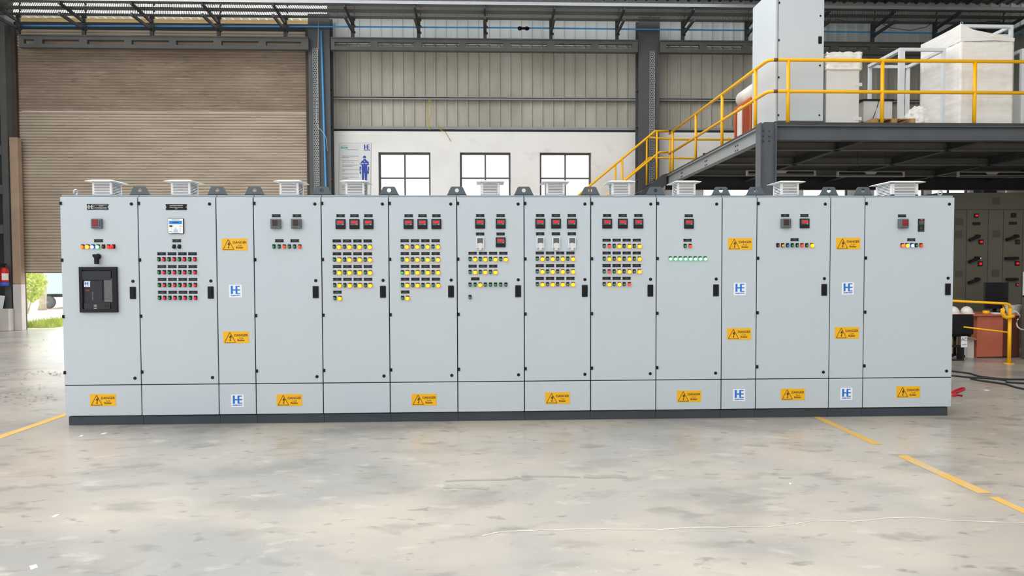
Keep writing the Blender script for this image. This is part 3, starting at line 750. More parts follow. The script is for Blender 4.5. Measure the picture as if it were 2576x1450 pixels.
plates(c, [(1732.5, 543), (1729.4, 604.7)]); meters(c, [(1732.7, 563.5)]); lamps(c, (1723.2, 1735.8), 619.9, 'go')
lamps(c, (1685.8, 1698.4, 1711, 1723.5, 1736, 1748.4, 1760.9, 1773.5), 651.7, 'CCCCCCCC'); signs(c, (1733.3, 997.5))
c = cab[10]
signs(c, (1861.7, 614.2), (1859.2, 840.5)); stickers(c, (1861.1, 727.6), (1859.2, 994.7))
c = cab[11]
plates(c, [(1974.9, 542.5), (2023.4, 542.5), (1998.8, 603.2)]); meters(c, [(1975.2, 562.5)], power_meter, 0); meters(c, [(2023.4, 562.5)])
lamps(c, (1956.2, 1968.3, 1980.6, 1992.6, 2004.9, 2017, 2029, 2041.5), 618.2, 'kYbggoga'); signs(c, (1994.5, 992.6))
c = cab[12]
signs(c, (2133.5, 613.2), (2130.3, 838)); stickers(c, (2132.8, 726.3), (2129, 991.7))
c = cab[13]
plates(c, [(2269, 543.3), (2292.1, 603.5)]); meters(c, [(2269.8, 563.2)], power_meter, 2); x, z = X(c, 2316.7, 567.2); slim_keypad(c, x, z, DOORY)
lamps(c, (2268.8, 2280.8, 2292.9, 2304.4, 2316.2), 618.2, 'OyBgo'); signs(c, (2284.5, 986.7))
# ------------------------------------------------------------------ the hall
WY = 11.6
def structure(name, mb, mats, parent=None, loc=(0, 0, 0), **k): return obj(name, mb, mats, parent, loc, kind='structure' if parent is None else None, **k)
structure('floor', MB().box(-9.6, 22, -14, WY, -.2, 0), 'floor_concrete')
structure('ground', MB().box(-60, 40, WY, 70, -.25, -.02), 'ground_sand')
# painted aisle lines
def line(name, x, segs, seed):
    b = MB(); r = random.Random(seed)
    for y0, y1, w in segs:
        n = max(2, int(abs(y1-y0)/.12)); L_, R_ = [], []
        for k in range(n+1):
            y = y0+(y1-y0)*k/n; L_.append((x-w/2+r.uniform(-.004, .004), y, .0015)); R_.append((x+w/2+r.uniform(-.004, .004), y, .0015))
        for k in range(n): b.face([L_[k], R_[k], R_[k+1], L_[k+1]])
    structure(name, b, 'floor_paint')
line('floor_marking', 8.055, [(.9, -1.10, .085), (-1.46, -2.42, .10), (-2.50, -4.2, .075)], 3)
line('floor_marking', -.345, [(2.4, -5.2, .10)], 4)

def floor_strip(px, w, m, seed):
    b = MB(); r = random.Random(seed); P_ = [VZ(x, y, .0012) for x, y in px]
    for a, c in zip(P_, P_[1:]):
        n = max(2, int((c-a).length/.10)); d = (c-a).normalized(); s = Vector((-d.y, d.x, 0))
        q = [(a+(c-a)*k/n+s*r.uniform(-.006, .006), w*r.uniform(.5, 1.2)) for k in range(n+1)]
        for (p0, w0), (p1, w1) in zip(q, q[1:]): b.face([p0-s*w0, p1-s*w1, p1+s*w1, p0+s*w0])
    structure('floor_marking', b, m)
floor_strip([(1214, 1349), (1240, 1342), (1262, 1338), (1350, 1335), (1500, 1331), (1650, 1333), (1740, 1328), (1830, 1327), (1930, 1326), (2000, 1318), (2060, 1310), (2140, 1312), (2230, 1305), (2300, 1302), (2400, 1311), (2590, 1316)], .006, 'crack_filler', 6)
floor_strip([(1120, 1211), (1200, 1207), (1280, 1206), (1306, 1201)], .030, 'smudge', 7)
floor_strip([(1312, 1197), (1400, 1199), (1460, 1201)], .022, 'smudge', 8)
floor_strip([(1468, 1200), (1530, 1200), (1578, 1201)], .034, 'smudge', 9)
floor_strip([(1115, 1227), (1190, 1228), (1230, 1230)], .026, 'smudge', 10)

zt = V(1200, 331.5, WY).z
wtop, wbot, wmid = V(1018, 383, WY).z, 2.9, V(1018, 447, WY).z
wins = [(952, 1083), (1157, 1284.5), (1358, 1487.5), (1768, 1898), (2021, 2137), (2200, 2330), (2345, 2440), (2530, 2640)]
holes = [(V(a, 440, WY).x, V(b, 440, WY).x, wbot, wtop) for a, b in wins]
xw = V(826, 400, WY).x
structure('wall_back', MB().grid(xw, 22, 0, zt, WY, WY+.23, holes), 'plaster_white')
for n, (x0, x1, z0, z1) in enumerate(holes):
    r = put(f'window_{n+1}', None, None, ((x0+x1)/2, WY+.10, z0), kind='structure')
    w, h = x1-x0, z1-z0; t = .055; b = MB()
    for a in ((-w/2, w/2, 0, t), (-w/2, w/2, h-t, h), (-w/2, -w/2+t, t, h-t), (w/2-t, w/2, t, h-t)): b.box(a[0], a[1], 0, .05, a[2], a[3])
    put('window_frame', b.mesh('window_frame', 'steel_grey'), r)
    b = MB(); b.box(-.024, .024, .005, .045, t, h-t)
    for zz in (wmid-z0, wmid-z0-.66): b.box(-w/2+t, w/2-t, .008, .042, zz-.021, zz+.021)
    put('glazing_bars', b.mesh('glazing_bars', 'steel_grey'), r)
    put('pane', MB().box(-w/2+t*.5, w/2-t*.5, .022, .028, t*.5, h-t*.5).mesh('pane', 'window_glass'), r)
# corrugated cladding
def corrugated(name, x0, x1, z0, z1, y, pitch, m, seed=1, extra=None):
    b = MB(); xs = []; x = x0
    while x < x1:
        xs += [(x, 0), (x+pitch*.70, 0), (x+pitch*.76, .035), (x+pitch*.92, .035), (x+pitch*.98, 0)]; x += pitch
    for (a, da), (c, dc) in zip(xs, xs[1:]):
        if c > x1: break
        b.face([(a, y-da, z0), (c, y-dc, z0), (c, y-dc, z1), (a, y-da, z1)])
    return structure(name, b, m)
zg = V(1200, 112, WY).z
corrugated('wall_back', xw, 22, zt+.06, zg+.4, WY+.10, .302, 'cladding_darker')
corrugated('wall_back', xw, 22, zg, 9.25, WY+.06, .302, 'cladding_paler')
b = MB(); b.box(xw, 22, WY+.02, WY+.2, zt+.0, zt+.055); structure('shadow_gap_strip', b, 'gasket_and_shadow_gap')  # dark strip standing in for the shadow gap below the cladding
zq = V(1200, 247, WY).z
b = MB(); b.box(xw, 22, WY-.06, WY+.05, zq-.02, zq+.025); b.box(xw, 22, WY-.06, WY-.045, zq-.06, zq); structure('trim_2', b, 'steel_light')
b = MB(); b.box(xw, 22, WY-.02, WY+.05, zt+.06, zt+.13); structure('trim_3', b, 'steel_light')
# side walls, roof over the rear, and unseen parts that block sky light
structure('wall_left', MB().box(-9.95, -9.8, 7.5, WY+.2, 0, 9.3), 'steel_dark')
structure('unseen_wall_right', MB().box(19.6, 19.8, -14, WY+.2, 0, 8.5), 'cladding_darker')  # unseen wall, added to keep light from under the mezzanine
structure('unseen_wall_front', MB().box(-9.6, 19.6, -14.2, -14, 0, 7.0), 'cladding_paler')  # unseen wall, added to block the low sky
structure('wall_back', MB().box(-12.5, V(30, 400, WY).x, WY, WY+.2, 0, 9.3), 'steel_dark')
b = MB(); x = -9.6; prev = None
RZ = lambda y: 9.22+(WY+.6-y)*.035
while x < 21.6:
    pr = [(x, 0), (x+.20, 0), (x+.225, -.045), (x+.275, -.045), (x+.30, 0)]
    yr = 10.6 if x < 11.0 else -2.5  # roof cut back for sky light; unseen right part added to darken below deck
    for (a, da), (c, dc) in zip(pr, pr[1:]): b.face([(a, WY+.6, RZ(WY+.6)+da), (c, WY+.6, RZ(WY+.6)+dc), (c, yr, RZ(yr)+dc), (a, yr, RZ(yr)+da)])
    x += .30
structure('ceiling', b, 'roof_sheet')
b = MB()
for y in (10.8,): b.box(-9.6, 21.6, y-.04, y+.04, RZ(y)-.25, RZ(y)-.05)
structure('trim_4', b, 'steel_dark')

# ------------------------------------------------------------------ roller shutter
SY = 11.40
sx0, sx1 = V(46, 400, SY).x, V(779, 400, SY).x
sz0, szt = V(450, 686, SY).z, V(450, 74, SY).z
zA, zB = V(450, 288, SY).z, V(450, 128, SY).z
b = MB(); pitch = .0785; z = sz0+.09; px0 = px1 = None
while z < szt-.08:
    m = 0 if (z < zA or z > zB) else 1
    prof = [(.012, 0), (-.010, .006), (-.020, .030), (-.016, .056), (-.004, .068), (.012, .071), (.012, pitch)] if m == 0 else [(.004, 0), (-.008, .010), (-.012, .035), (-.008, .062), (.004, .072), (.004, pitch)]
    for (d0, q0), (d1, q1) in zip(prof, prof[1:]):
        b.face([(sx0, SY+d0, z+q0), (sx1, SY+d0, z+q0), (sx1, SY+d1, z+q1), (sx0, SY+d1, z+q1)], m, False)
    z += pitch
sh = put('door_1', None, None, ((sx0+sx1)/2, SY, sz0), kind='structure')
off = Vector((-(sx0+sx1)/2, -SY, -sz0))
def child(name, mb, mats, par, offv, **k):
    me = mb.mesh(name, mats); me.transform(Matrix.Translation(offv)); return put(name, me, par, **k)
child('shutter_curtain', b, ['shutter_slats', 'shutter_dirty'], sh, off)
b = MB(); b.box(sx0, sx1, SY-.035, SY+.03, sz0, sz0+.09, 0, bev=.008); b.box(sx0, sx1, SY-.05, SY+.03, sz0, sz0+.02, 1)
child('bottom_rail', b, ['shutter_slats', 'desk_dark'], sh, off)
for xx in (sx0, sx1):
    b = MB(); b.box(xx-.05, xx+.06, SY-.10, SY+.10, 0, szt+.05); child('guide_rail', b, 'guide_brown', sh, off)
b = MB(); b.cyl((sx0-.05, SY+.16, szt-.12), (sx1+.05, SY+.16, szt-.12), .10, 18); child('drum', b, 'steel_dark', sh, off)
b = MB(); b.box(sx0-.05, sx1+.05, SY+.02, SY+.32, szt-.10, V(450, 58, SY+.02).z); child('hood', b, 'hood_dark', sh, off)
# concrete pillar at the door, whitewashed at its foot
p0, p1 = V(22, 345, 11.12), V(43, 345, 11.12)
r = put('pillar', None, None, (p0.x, 11.12, 0), label='brownish concrete pillar with a whitewashed foot beside the roller shutter', cat='pillar', kind='thing')
b = MB(); b.box(0, p1.x-p0.x, 0, .17, 1.25, p0.z, bev=.02); put('shaft', b.mesh('shaft', 'concrete_pillar'), r)
b = MB(); b.box(0, p1.x-p0.x, 0, .17, 0, 1.25, bev=.01); put('whitewashed_foot', b.mesh('whitewashed_foot', 'whitewash'), r)
r['label'] = 'brownish concrete pillar with a whitewashed foot beside the roller shutter'

# ------------------------------------------------------------------ building columns
CY = 11.15
def column(name, pa, pb, label):
    x0, x1 = V(pa, 250, CY).x, V(pb, 250, CY).x
    r = thing(name, ((x0+x1)/2, CY, 0), label, 'column', 'steel building columns'); r['kind'] = 'thing'
    w = (x1-x0)/2
    b = MB(); b.box(-w, w, 0, .018, 0, 8.55); put('front_flange', b.mesh('front_flange', 'steel_blue'), r)
    b = MB(); b.box(-.012, .012, .018, .36, 0, 8.55); put('web', b.mesh('web', 'steel_blue'), r)
    b = MB(); b.box(-w, w, .36, .378, 0, 8.55); put('rear_flange', b.mesh('rear_flange', 'steel_blue'), r)
    b = MB()
    for z in (2.0, 4.1, 5.6, 6.6, 7.8): b.box(-w+.02, -.012, .02, .355, z, z+.02); b.box(.012, w-.02, .02, .355, z, z+.02)
    put('stiffener', b.mesh('stiffener', 'steel_grey'), r)
    return r
col1 = column('steel_column', 777, 831, 'dark steel column with a blue pipe running down it, between the shutter and the windows')
col2 = column('steel_column', 1606, 1659, 'dark steel column rising behind the yellow stair handrails')
column('steel_column', 2478, 2512, 'dark steel column behind the plastic-wrapped enclosure on the mezzanine')
# lattice column in the corner
x0 = V(4, 400, CY).x; x1 = V(20, 400, CY).x
r = thing('lattice_column', (x0, CY, 0), 'dark batten-plate column in the corner, beside the concrete pillar', 'column'); r['kind'] = 'thing'
for a in (0, -.72): b = MB(); b.box(a, a+x1-x0, 0, .3, 0, 8.6); put('chord', b.mesh('chord', 'steel_grey'), r)
for z in [V(10, y, CY).z for y in (577, 477, 378, 279, 180, 84)]:
    b = MB(); b.box(-.70, .01, -.012, 0, z-.12, z+.12); put('batten_plate', b.mesh('batten_plate', 'steel_grey'), r)
# perforated cable trays on the columns
def upright(pa, pb, label, y0=320):
    x0, x1 = V(pa, 250, CY).x, V(pb, 250, CY).x
    b = MB(); w = (x1-x0)/2
    b.face([(-w, -.03, 0), (w, -.03, 0), (w, -.03, 7.6), (-w, -.03, 7.6)])
    r = thing('upright_cable_tray', ((x0+x1)/2, CY, .02), label, 'cable tray', 'upright cable trays')
    put('perforated_sheet', b.mesh('perforated_sheet', 'upright_tray'), r)
    for s in (-1, 1):
        b = MB(); b.box(s*w-.006, s*w+.006, -.045, -.001, 0, 7.6); put('side_flange', b.mesh('side_flange', 'steel_light'), r)
    return r
upright(789, 802, 'perforated upright cable tray on the column with the blue pipe')
upright(1634, 1646, 'perforated upright cable tray on the column behind the stair')

# ------------------------------------------------------------------ slotted girders
GY = 11.0
gz0, gz1 = V(1200, 127, GY).z, V(1200, 100, GY).z
hz0, hz1 = V(1200, 119.5, GY).z, V(1200, 108.5, GY).z
def girder(pa, pb, slots, label):
    xa, xb = V(pa, 112, GY).x, V(pb, 112, GY).x
    r = thing('slotted_girder', ((xa+xb)/2, GY, gz0), label, 'girder', 'slotted steel girders along the back wall'); r['kind'] = 'thing'  # each girder spans between building columns
    o = Vector((-(xa+xb)/2, -GY, -gz0))
    hs = [(V(a, 112, GY).x, V(c_, 112, GY).x, hz0, hz1) for a, c_ in slots]
    b = MB(); b.grid(xa, xb, gz0, gz1, GY, GY+.10, hs); child('slotted_web', b, 'steel_grey', r, o)
    b = MB(); b.box(xa, xb, GY-.03, GY+.13, gz1, gz1+.03); child('top_flange', b, 'steel_grey', r, o)
    b = MB(); b.box(xa, xb, GY-.03, GY+.13, gz0-.02, gz0); child('bottom_flange', b, 'steel_grey', r, o)
girder(48, 776, [(60, 86), (106, 199), (219, 312), (331, 425), (443, 537), (557, 650), (669, 757)], 'dark slotted steel girder across the front of the roller shutter')
girder(832, 1605, [(842, 931), (950, 1042), (1061, 1154), (1172, 1265), (1284, 1376), (1395, 1488), (1506, 1591)], 'dark slotted steel girder above the three windows')
girder(1661, 2477, [(1676, 1760), (1779, 1868), (1890, 1980), (2000, 2090), (2111, 2190), (2210, 2290), (2310, 2400)], 'dark slotted steel girder behind the tall cabinet on the mezzanine')

# ------------------------------------------------------------------ overhead cable tray on bracket posts
TY0, TY1 = 9.95, 10.98
tz = V(1220, 11.5, TY0).z
r = thing('cable_tray_run', (4.0, TY1, gz1), 'long perforated overhead cable tray carried on a line of dark bracket posts', 'cable tray'); r['kind'] = 'thing'
o = Vector((-4.0, -TY1, -gz1))
xa, xb = -9.2, 19.0
b = MB(); b.face([(0, 0, 0), (xb-xa, 0, 0), (xb-xa, TY1-TY0, 0), (0, TY1-TY0, 0)])
put('tray_sheet', b.mesh('tray_sheet', 'tray_sheet'), r, (xa-4.0, TY0-TY1, tz-gz1))
b = MB(); b.box(xa, xb, TY0-.004, TY0, tz-.005, tz+.075); b.box(xa, xb, TY0-.004, TY0+.02, tz+.072, tz+.078); child('front_lip', b, 'zinc', r, o)
b = MB(); b.box(xa, xb, TY1, TY1+.004, tz-.005, tz+.075); child('rear_lip', b, 'steel_light', r, o)
for px in (46, 211, 382, 550, 718, 887, 1053, 1220, 1386, 1552, 1717.6, 1878, 2040, 2195, 2351, 2520):
    x = V(px, 70, TY1).x; b = MB(); zb0, zb1 = gz1+.033, tz-.003; poly = [(x-.045, zb0), (x+.045, zb0)]
    for k in range(5): q0 = zb0+.10+k*.17; poly += [(x+.045, q0), (x+.075, q0+.02), (x+.075, q0+.05), (x+.045, q0+.06)]
    b.prism(poly+[(x+.045, zb1), (x-.045, zb1)], TY1-.03, TY1+.03)
    pst = child('bracket_post', b, 'steel_dark', r, o)
    zu = tz-.05; zl = V(1220, 80, TY1).z
    for zz, drop in ((zu, .10), (zl, .03)):
        b = MB(); b.obox((x, TY1-.03, zz-drop), (x, TY0+.02, zz), .045, .075); child('arm', b, 'steel_dark', pst, o)

# blue air line with its drop down the column
pz = V(1200, 70.5, 11.08).z
r = thing('air_line', (0, 11.08, pz), 'horizontal blue air pipe along the back wall with a black coupling', 'pipe')
key = [V(a_, b_, 11.08) for a_, b_ in ((30, 64.5), (700, 66.5), (1296, 70), (1890, 77), (2250, 82), (2570, 86.5))]
pts = [key[k].lerp(key[k+1], t_/8)-Vector((0, 11.08, pz)) for k in range(5) for t_ in range(8)]+[key[5]-Vector((0, 11.08, pz))]
b = MB(); b.tube(pts, .022, 8); put('pipe', b.mesh('pipe', 'blue_pipe'), r)
xc = V(1317, 70, 11.08).x
b = MB(); b.cyl((xc-.16, 0, 0), (xc+.16, 0, 0), .032, 12); b.cyl((xc-.14, 0, 0), (xc-.06, 0, 0), .052, 12); b.cyl((xc+.05, 0, 0), (xc+.13, 0, 0), .052, 12)
put('coupling', b.mesh('coupling', 'black_plastic'), r, label='black pipe coupling')
a, e = V(808, 78, 11.09), V(820, 480, 11.09)
b = MB(); d = e-a; b.tube([a, a+d*.3, a+d*.7, e, a+d*2.3], .026, 8)
me = b.mesh('drop_pipe', 'blue_pipe'); me.transform(Matrix.Translation(-Vector((a.x, a.y, 0)))); put('drop_pipe', me, None, (a.x, a.y, 0), label='blue pipe running down the column', cat='pipe')
def loose(name, px, y, rad, m, label, cat, n=8):
    P = [V(q[0], q[1], q[2] if len(q) > 2 else y) for q in px]; o = P[0].copy(); b = MB(); b.tube([p-o for p in P], rad, n)
    return put(name, b.mesh(name, m), None, o, label=label, cat=cat)
loose('hanging_cable', [(801, 40), (800, 120), (799, 200), (797, 270), (796, 300), (800, 320), (810, 330), (820, 345), (824, 380)], 11.04, .007, 'cable_white', 'thin pale cable hanging down the face of the column with the blue pipe', 'cable')
loose('hanging_rope', [(1080, 249), (1076, 270), (1077, 300), (1079, 322), (1083, 328), (1078, 326), (1080, 300), (1086, 282), (1082, 249)], 11.50, .009, 'rope_yellow', 'yellow rope hanging from the wall rail above the windows', 'rope')
loose('hanging_rope', [(1103, 314), (1106, 324), (1112, 330), (1121, 332), (1126, 342), (1131, 350), (1134, 356)], 11.50, .010, 'rope_yellow', 'short yellow rope end dangling over the white wall', 'rope')
loose('hanging_cable', [(2100, 48), (2150, 57), (2210, 56), (2240, 70), (2290, 77), (2330, 68), (2350, 55)], 11.3, .008, 'cable_black', 'black cable sagging under the tray above the mezzanine', 'cable')

# ------------------------------------------------------------------ safety poster
PY = WY-.012
def PP(u, v): p = V(845+u/10, 355+v/10, PY); return (p.x, p.z)
o = PP(480, 1345); r = thing('safety_poster', (o[0], PY, o[1]), 'white safety poster with a figure in blue overalls beside the windows', 'poster')
Q = lambda u, v: (PP(u, v)[0]-o[0], PP(u, v)[1]-o[1])
put('border', MB().prism([Q(66, 1352), Q(880, 1352), Q(890, 44), Q(80, 46)], .0042, .008).mesh('border', 'poster_border'), r)
put('sheet', MB().prism([Q(75, 1345), Q(870, 1345), Q(880, 52), Q(88, 56)], -.004, .004).mesh('sheet', 'poster_paper'), r)
b = MB(); y0, y1 = -.0055, -.0042
for poly in ([(685, 425), (683, 398), (697, 374), (720, 367), (742, 374), (757, 398), (755, 425), (750, 440), (748, 462), (760, 478), (800, 508), (826, 528), (832, 600), (800, 606), (786, 660), (800, 770), (792, 800), (783, 1010), (732, 1010), (724, 800), (718, 800), (708, 1005), (657, 1005), (652, 780), (645, 700), (650, 640), (634, 600), (636, 530), (648, 508), (690, 480), (694, 462), (688, 440)],
             [(602, 640), (640, 650), (628, 690), (618, 760), (592, 752), (594, 690)], [(800, 648), (836, 648), (838, 700), (832, 766), (806, 760)], [(600, 540), (618, 552), (616, 605), (602, 600)]):
    b.prism([Q(*p) for p in poly], y0, y1)
put('figure_print', b.mesh('figure_print', 'poster_blue'), r)
b = MB()
for poly in ([(600, 765), (630, 770), (632, 815), (622, 838), (606, 830)], [(792, 765), (830, 770), (828, 820), (808, 836), (794, 815)]): b.prism([Q(*p) for p in poly], y0, y1)
put('glove_print', b.mesh('glove_print', 'poster_dark'), r)
b = MB()
for poly in ([(692, 432), (748, 432), (744, 452), (696, 452)], [(648, 560), (708, 558), (710, 572), (648, 582)], [(732, 558), (792, 566), (792, 580), (730, 574)], [(700, 505), (740, 505), (722, 528)],
             [(606, 618), (650, 618), (650, 630), (606, 630)], [(788, 612), (832, 612), (832, 640), (788, 640)]): b.prism([Q(*p) for p in poly], y0-.002, y0-.0002)
put('reflective_print', b.mesh('reflective_print', 'poster_paper'), r)
b = MB(); l0 = Q(708, 212); l1 = Q(848, 90); add_logo(b, l0[0], l0[1], l1[0]-l0[0], l1[1]-l0[1], y0, y1); strokes(b, l0[0], l1[0], Q(0, 228)[1], .03, y0, y1, 0, 81, .2)
put('logo', b.mesh('logo', 'poster_blue'), r)
b = MB(); c0, c1 = Q(130, 188), Q(296, 152); b.box(c0[0], c1[0], y0, y1, c0[1], c1[1]); put('badge', b.mesh('badge', 'poster_teal'), r)
put('lettering', text_mesh('SAFETY', .055, 'poster_teal'), r, (Q(213, 130)[0], y1, Q(213, 130)[1]))
put('lettering', text_mesh('FIRST', .046, 'poster_paper'), r, (Q(213, 170)[0], y0-.001, Q(213, 170)[1]))
for k, (u0, u1, v) in enumerate([(230, 570, 218), (160, 570, 380), (160, 325, 415), (160, 570, 495), (160, 470, 530), (160, 570, 605), (160, 435, 642), (160, 570, 720), (160, 220, 757), (160, 570, 828), (160, 570, 905), (160, 310, 942), (160, 560, 1015), (155, 300, 1125), (155, 230, 1160), (155, 300, 1220)]):
    b = MB(); strokes(b, Q(u0, v)[0], Q(u1, v)[0], Q(u0, v)[1], .019 if k else .016, y0, y1, 0, 90+k, .25); put('printed_line', b.mesh('printed_line', 'poster_text'), r)
# ------------------------------------------------------------------ mezzanine
MY = 4.0; XL = 9.15; DZ = 4.10; ME = 10.2
r = thing('mezzanine', (XL, MY, 0), 'dark steel mezzanine platform on a column, with storage on top', 'mezzanine'); r['kind'] = 'thing'
o = Vector((-XL, -MY, 0))
b = MB(); b.box(XL-.02, 19.5, MY, 10.90, DZ-.05, DZ); child('deck', b, 'deck_under', r, o)
def ibeam_x(x0, x1, y, z0, z1, w): return MB().box(x0, x1, y, y+w, z1-.016, z1).box(x0, x1, y, y+w, z0, z0+.016).box(x0, x1, y+w*.45, y+w*.55, z0+.016, z1-.016)
def ibeam_y(x, y0, y1, z0, z1, w): return MB().box(x-w/2, x+w/2, y0, y1, z1-.016, z1).box(x-w/2, x+w/2, y0, y1, z0, z0+.016).box(x-.01, x+.01, y0, y1, z0+.016, z1-.016)
cx0, cx1 = V(1909, 330, MY).x, V(1950, 330, MY).x
zb = V(2200, 352.5, MY).z
child('front_beam', ibeam_x(cx1, 19.5, MY, zb, DZ-.05, .14), 'mezz_steel', r, o, label='long front edge beam')
child('side_beam', ibeam_y(XL+.03, MY+.15, ME, zb, DZ-.05, .14), 'mezz_side', r, o, label='pale side edge beam')
b = MB()
for y in (5.35, 7.1, 8.9):
    for z in (3.86, 3.95):
        for d in (-.05, .05): b.lathe([(0, .016), (.012, .016), (.013, .001)], (XL+.02, y+d, z), (-1, 0, 0), 8)
child('bolts', b, 'gasket_and_shadow_gap', r, o)
for y in (5.5, 7.25, 9.0): child('joist', ibeam_x(XL+.12, 19.5, y, 3.90, DZ-.052, .10), 'joist_grey', r, o)
child('rear_beam', ibeam_x(XL-.01, 19.5, ME, V(2000, 477, ME).z, DZ-.05, .16), 'steel_dark', r, o)
for x in (11.2, 13.4, 15.6, 17.8): child('cross_beam', ibeam_y(x, MY+.15, ME, 3.90, DZ-.052, .12), 'steel_dark', r, o)
b = MB(); w = cx1-cx0
b.box(cx0, cx0+.018, MY-.07, MY+.13, 0, DZ-.02); b.box(cx1-.018, cx1, MY-.07, MY+.13, 0, DZ-.02); b.box(cx0+.018, cx1-.018, MY-.012, MY+.0, 0, DZ-.02)
pc = child('column', b, 'mezz_steel', r, o)
b = MB()
for z in (3.78, 3.86, 3.95):
    for x in (.07, .17): b.lathe([(0, .014), (.01, .014), (.011, .001)], (cx0+x, MY-.012, z), (0, -1, 0), 8)
child('bolts', b, 'steel_dark', pc, o)
child('column', MB().box(17.4, 17.7, MY, MY+.2, 0, zb), 'mezz_steel', r, o)

# guard rail round the deck
RT_Z, RM_Z = DZ+1.06, DZ+.53
RX, RY = XL+.06, MY+.05
r = thing('guard_rail', (RX, RY, DZ), 'yellow pipe guard rail along the edge of the mezzanine', 'railing')
o = Vector((-RX, -RY, -DZ))
yend = VX(1684, 331, RX).y
for nm, z in (('top_rail', RT_Z), ('middle_rail', RM_Z)):
    b = MB(); b.tube([(RX, yend, z), (RX, RY+.10, z), (RX+.02, RY+.03, z), (RX+.09, RY, z), (19.4, RY, z)], .030, 12)
    p = child(nm, b, 'rail_yellow', r, o)
    b = MB(); b.cyl((RX+.085, RY, z), (RX+.155, RY, z), .0315, 12); child('weld_band', b, 'rail_joint', p, o, label='brown weld band')
for px in (1982, 2218.5, 2450.5, 2686, 2920): x = V(px, 300, RY).x; b = MB(); b.cyl((x, RY, DZ), (x, RY, RT_Z), .030, 12); child('post', b, 'rail_yellow', r, o)
for px, py in ((1900, 325), (1816, 366), (1750, 399), (1692, 430)): y = VX(px, py, RX).y; b = MB(); b.cyl((RX, y, DZ), (RX, y, RT_Z), .030, 12); child('post', b, 'rail_yellow', r, o)

# stair along the back wall
SN, SF = 10.05, 10.95
SL = .80
sxt = XL-.10                                     # head of the flight
zs = lambda x, dz: DZ-.05+dz-(sxt-x)*SL          # height of a line parallel to the flight
r = thing('staircase', (sxt, SN, DZ), 'dark steel staircase with yellow handrails coming down along the white wall', 'staircase'); r['kind'] = 'thing'
o = Vector((-sxt, -SN, -DZ)); xb_ = sxt-(DZ-.05)/SL
for y in (SN, SF):
    b = MB(); poly = [(xb_, .02), (xb_+.40, .02), (sxt+.05, zs(sxt, -.24)), (sxt+.05, zs(sxt, .05)), (sxt-.05, zs(sxt-.05, .06)), (xb_, .12)]
    b.prism(poly, y-.03, y+.03, 0); child('stringer', b, 'steel_dark', r, o)
n = 18
for k in range(n):
    x = sxt-(k+.5)*(sxt-xb_)/n; z = zs(x, -.03)
    if z < .1: continue
    child('tread', MB().box(x-.13, x+.13, SN+.031, SF-.031, z-.02, z+.005), 'steel_grey', r, o)
child('landing', MB().box(sxt+.02, sxt+.05, SN+.031, SF-.031, DZ-.24, DZ-.06), 'steel_dark', r, o)
hx, hz = V(1648, 330, SN).x, V(1648, 330, SN).z
fx, fz = V(1630, 346, SF).x, V(1630, 346, SF).z
rx_end = V(1682, 331, SN).x
b = MB(); e = V(1440, 504, SN); b.tube([(rx_end, SN, hz-.005), (hx, SN, hz), tuple(e), (e.x-(e.z-1.05)/SL*.97, SN, 1.05)], .030, 12); hr = child('handrail', b, 'rail_yellow', r, o)
m1, m2, m3 = V(1681, 383, SN), V(1658, 383.5, SN), V(1570, 456, SN)
b = MB(); b.tube([tuple(m1), tuple(m2), tuple(m3), tuple(m3+(m3-m2)*3.4)], .026, 12); child('middle_rail', b, 'rail_yellow', r, o)
for px, py in ((1652, 445), (1565, 505), (1480, 565)):
    p = V(px, py, SN); top = hz-(hx-p.x)*(hz-e.z)/(hx-e.x) if p.x < hx else hz; b = MB(); b.cyl((p.x, SN, zs(p.x, .04)), (p.x, SN, top), .028, 12); child('post', b, 'rail_yellow', r, o)
xr = V(1870, 352, SF).x
b = MB(); e2 = V(1455, 491, SF); b.tube([(xr+3.0, SF, V(1800, 351.5, SF).z), (V(1700, 350, SF).x, SF, V(1800, 351.5, SF).z), (fx, SF, fz), tuple(e2), (e2.x-(e2.z-1.0)/SL*.97, SF, 1.0)], .028, 12); child('handrail', b, 'rail_yellow', r, o)
q1, q2, q3, q4 = V(1845, 399, SF), V(1700, 399, SF), V(1634, 397, SF), V(1568, 455, SF)
b = MB(); b.tube([(xr+3.0, SF, q1.z), (q2.x, SF, q1.z), tuple(q3), tuple(q4), tuple(q4+(q4-q3)*4)], .026, 12); child('middle_rail', b, 'rail_yellow', r, o)
for px, zt_ in ((1627, None), (1548, None), (1685, 1), (1833, 1), (1960, 1), (2090, 1)):
    p = V(px, 420, SF); top = fz if zt_ else fz-(fx-p.x)*(fz-e2.z)/(fx-e2.x) if p.x < fx else fz
    b = MB(); b.cyl((p.x, SF, DZ+.002 if zt_ else zs(p.x, .04)), (p.x, SF, top), .026, 12); child('post', b, 'rail_yellow', r, o)

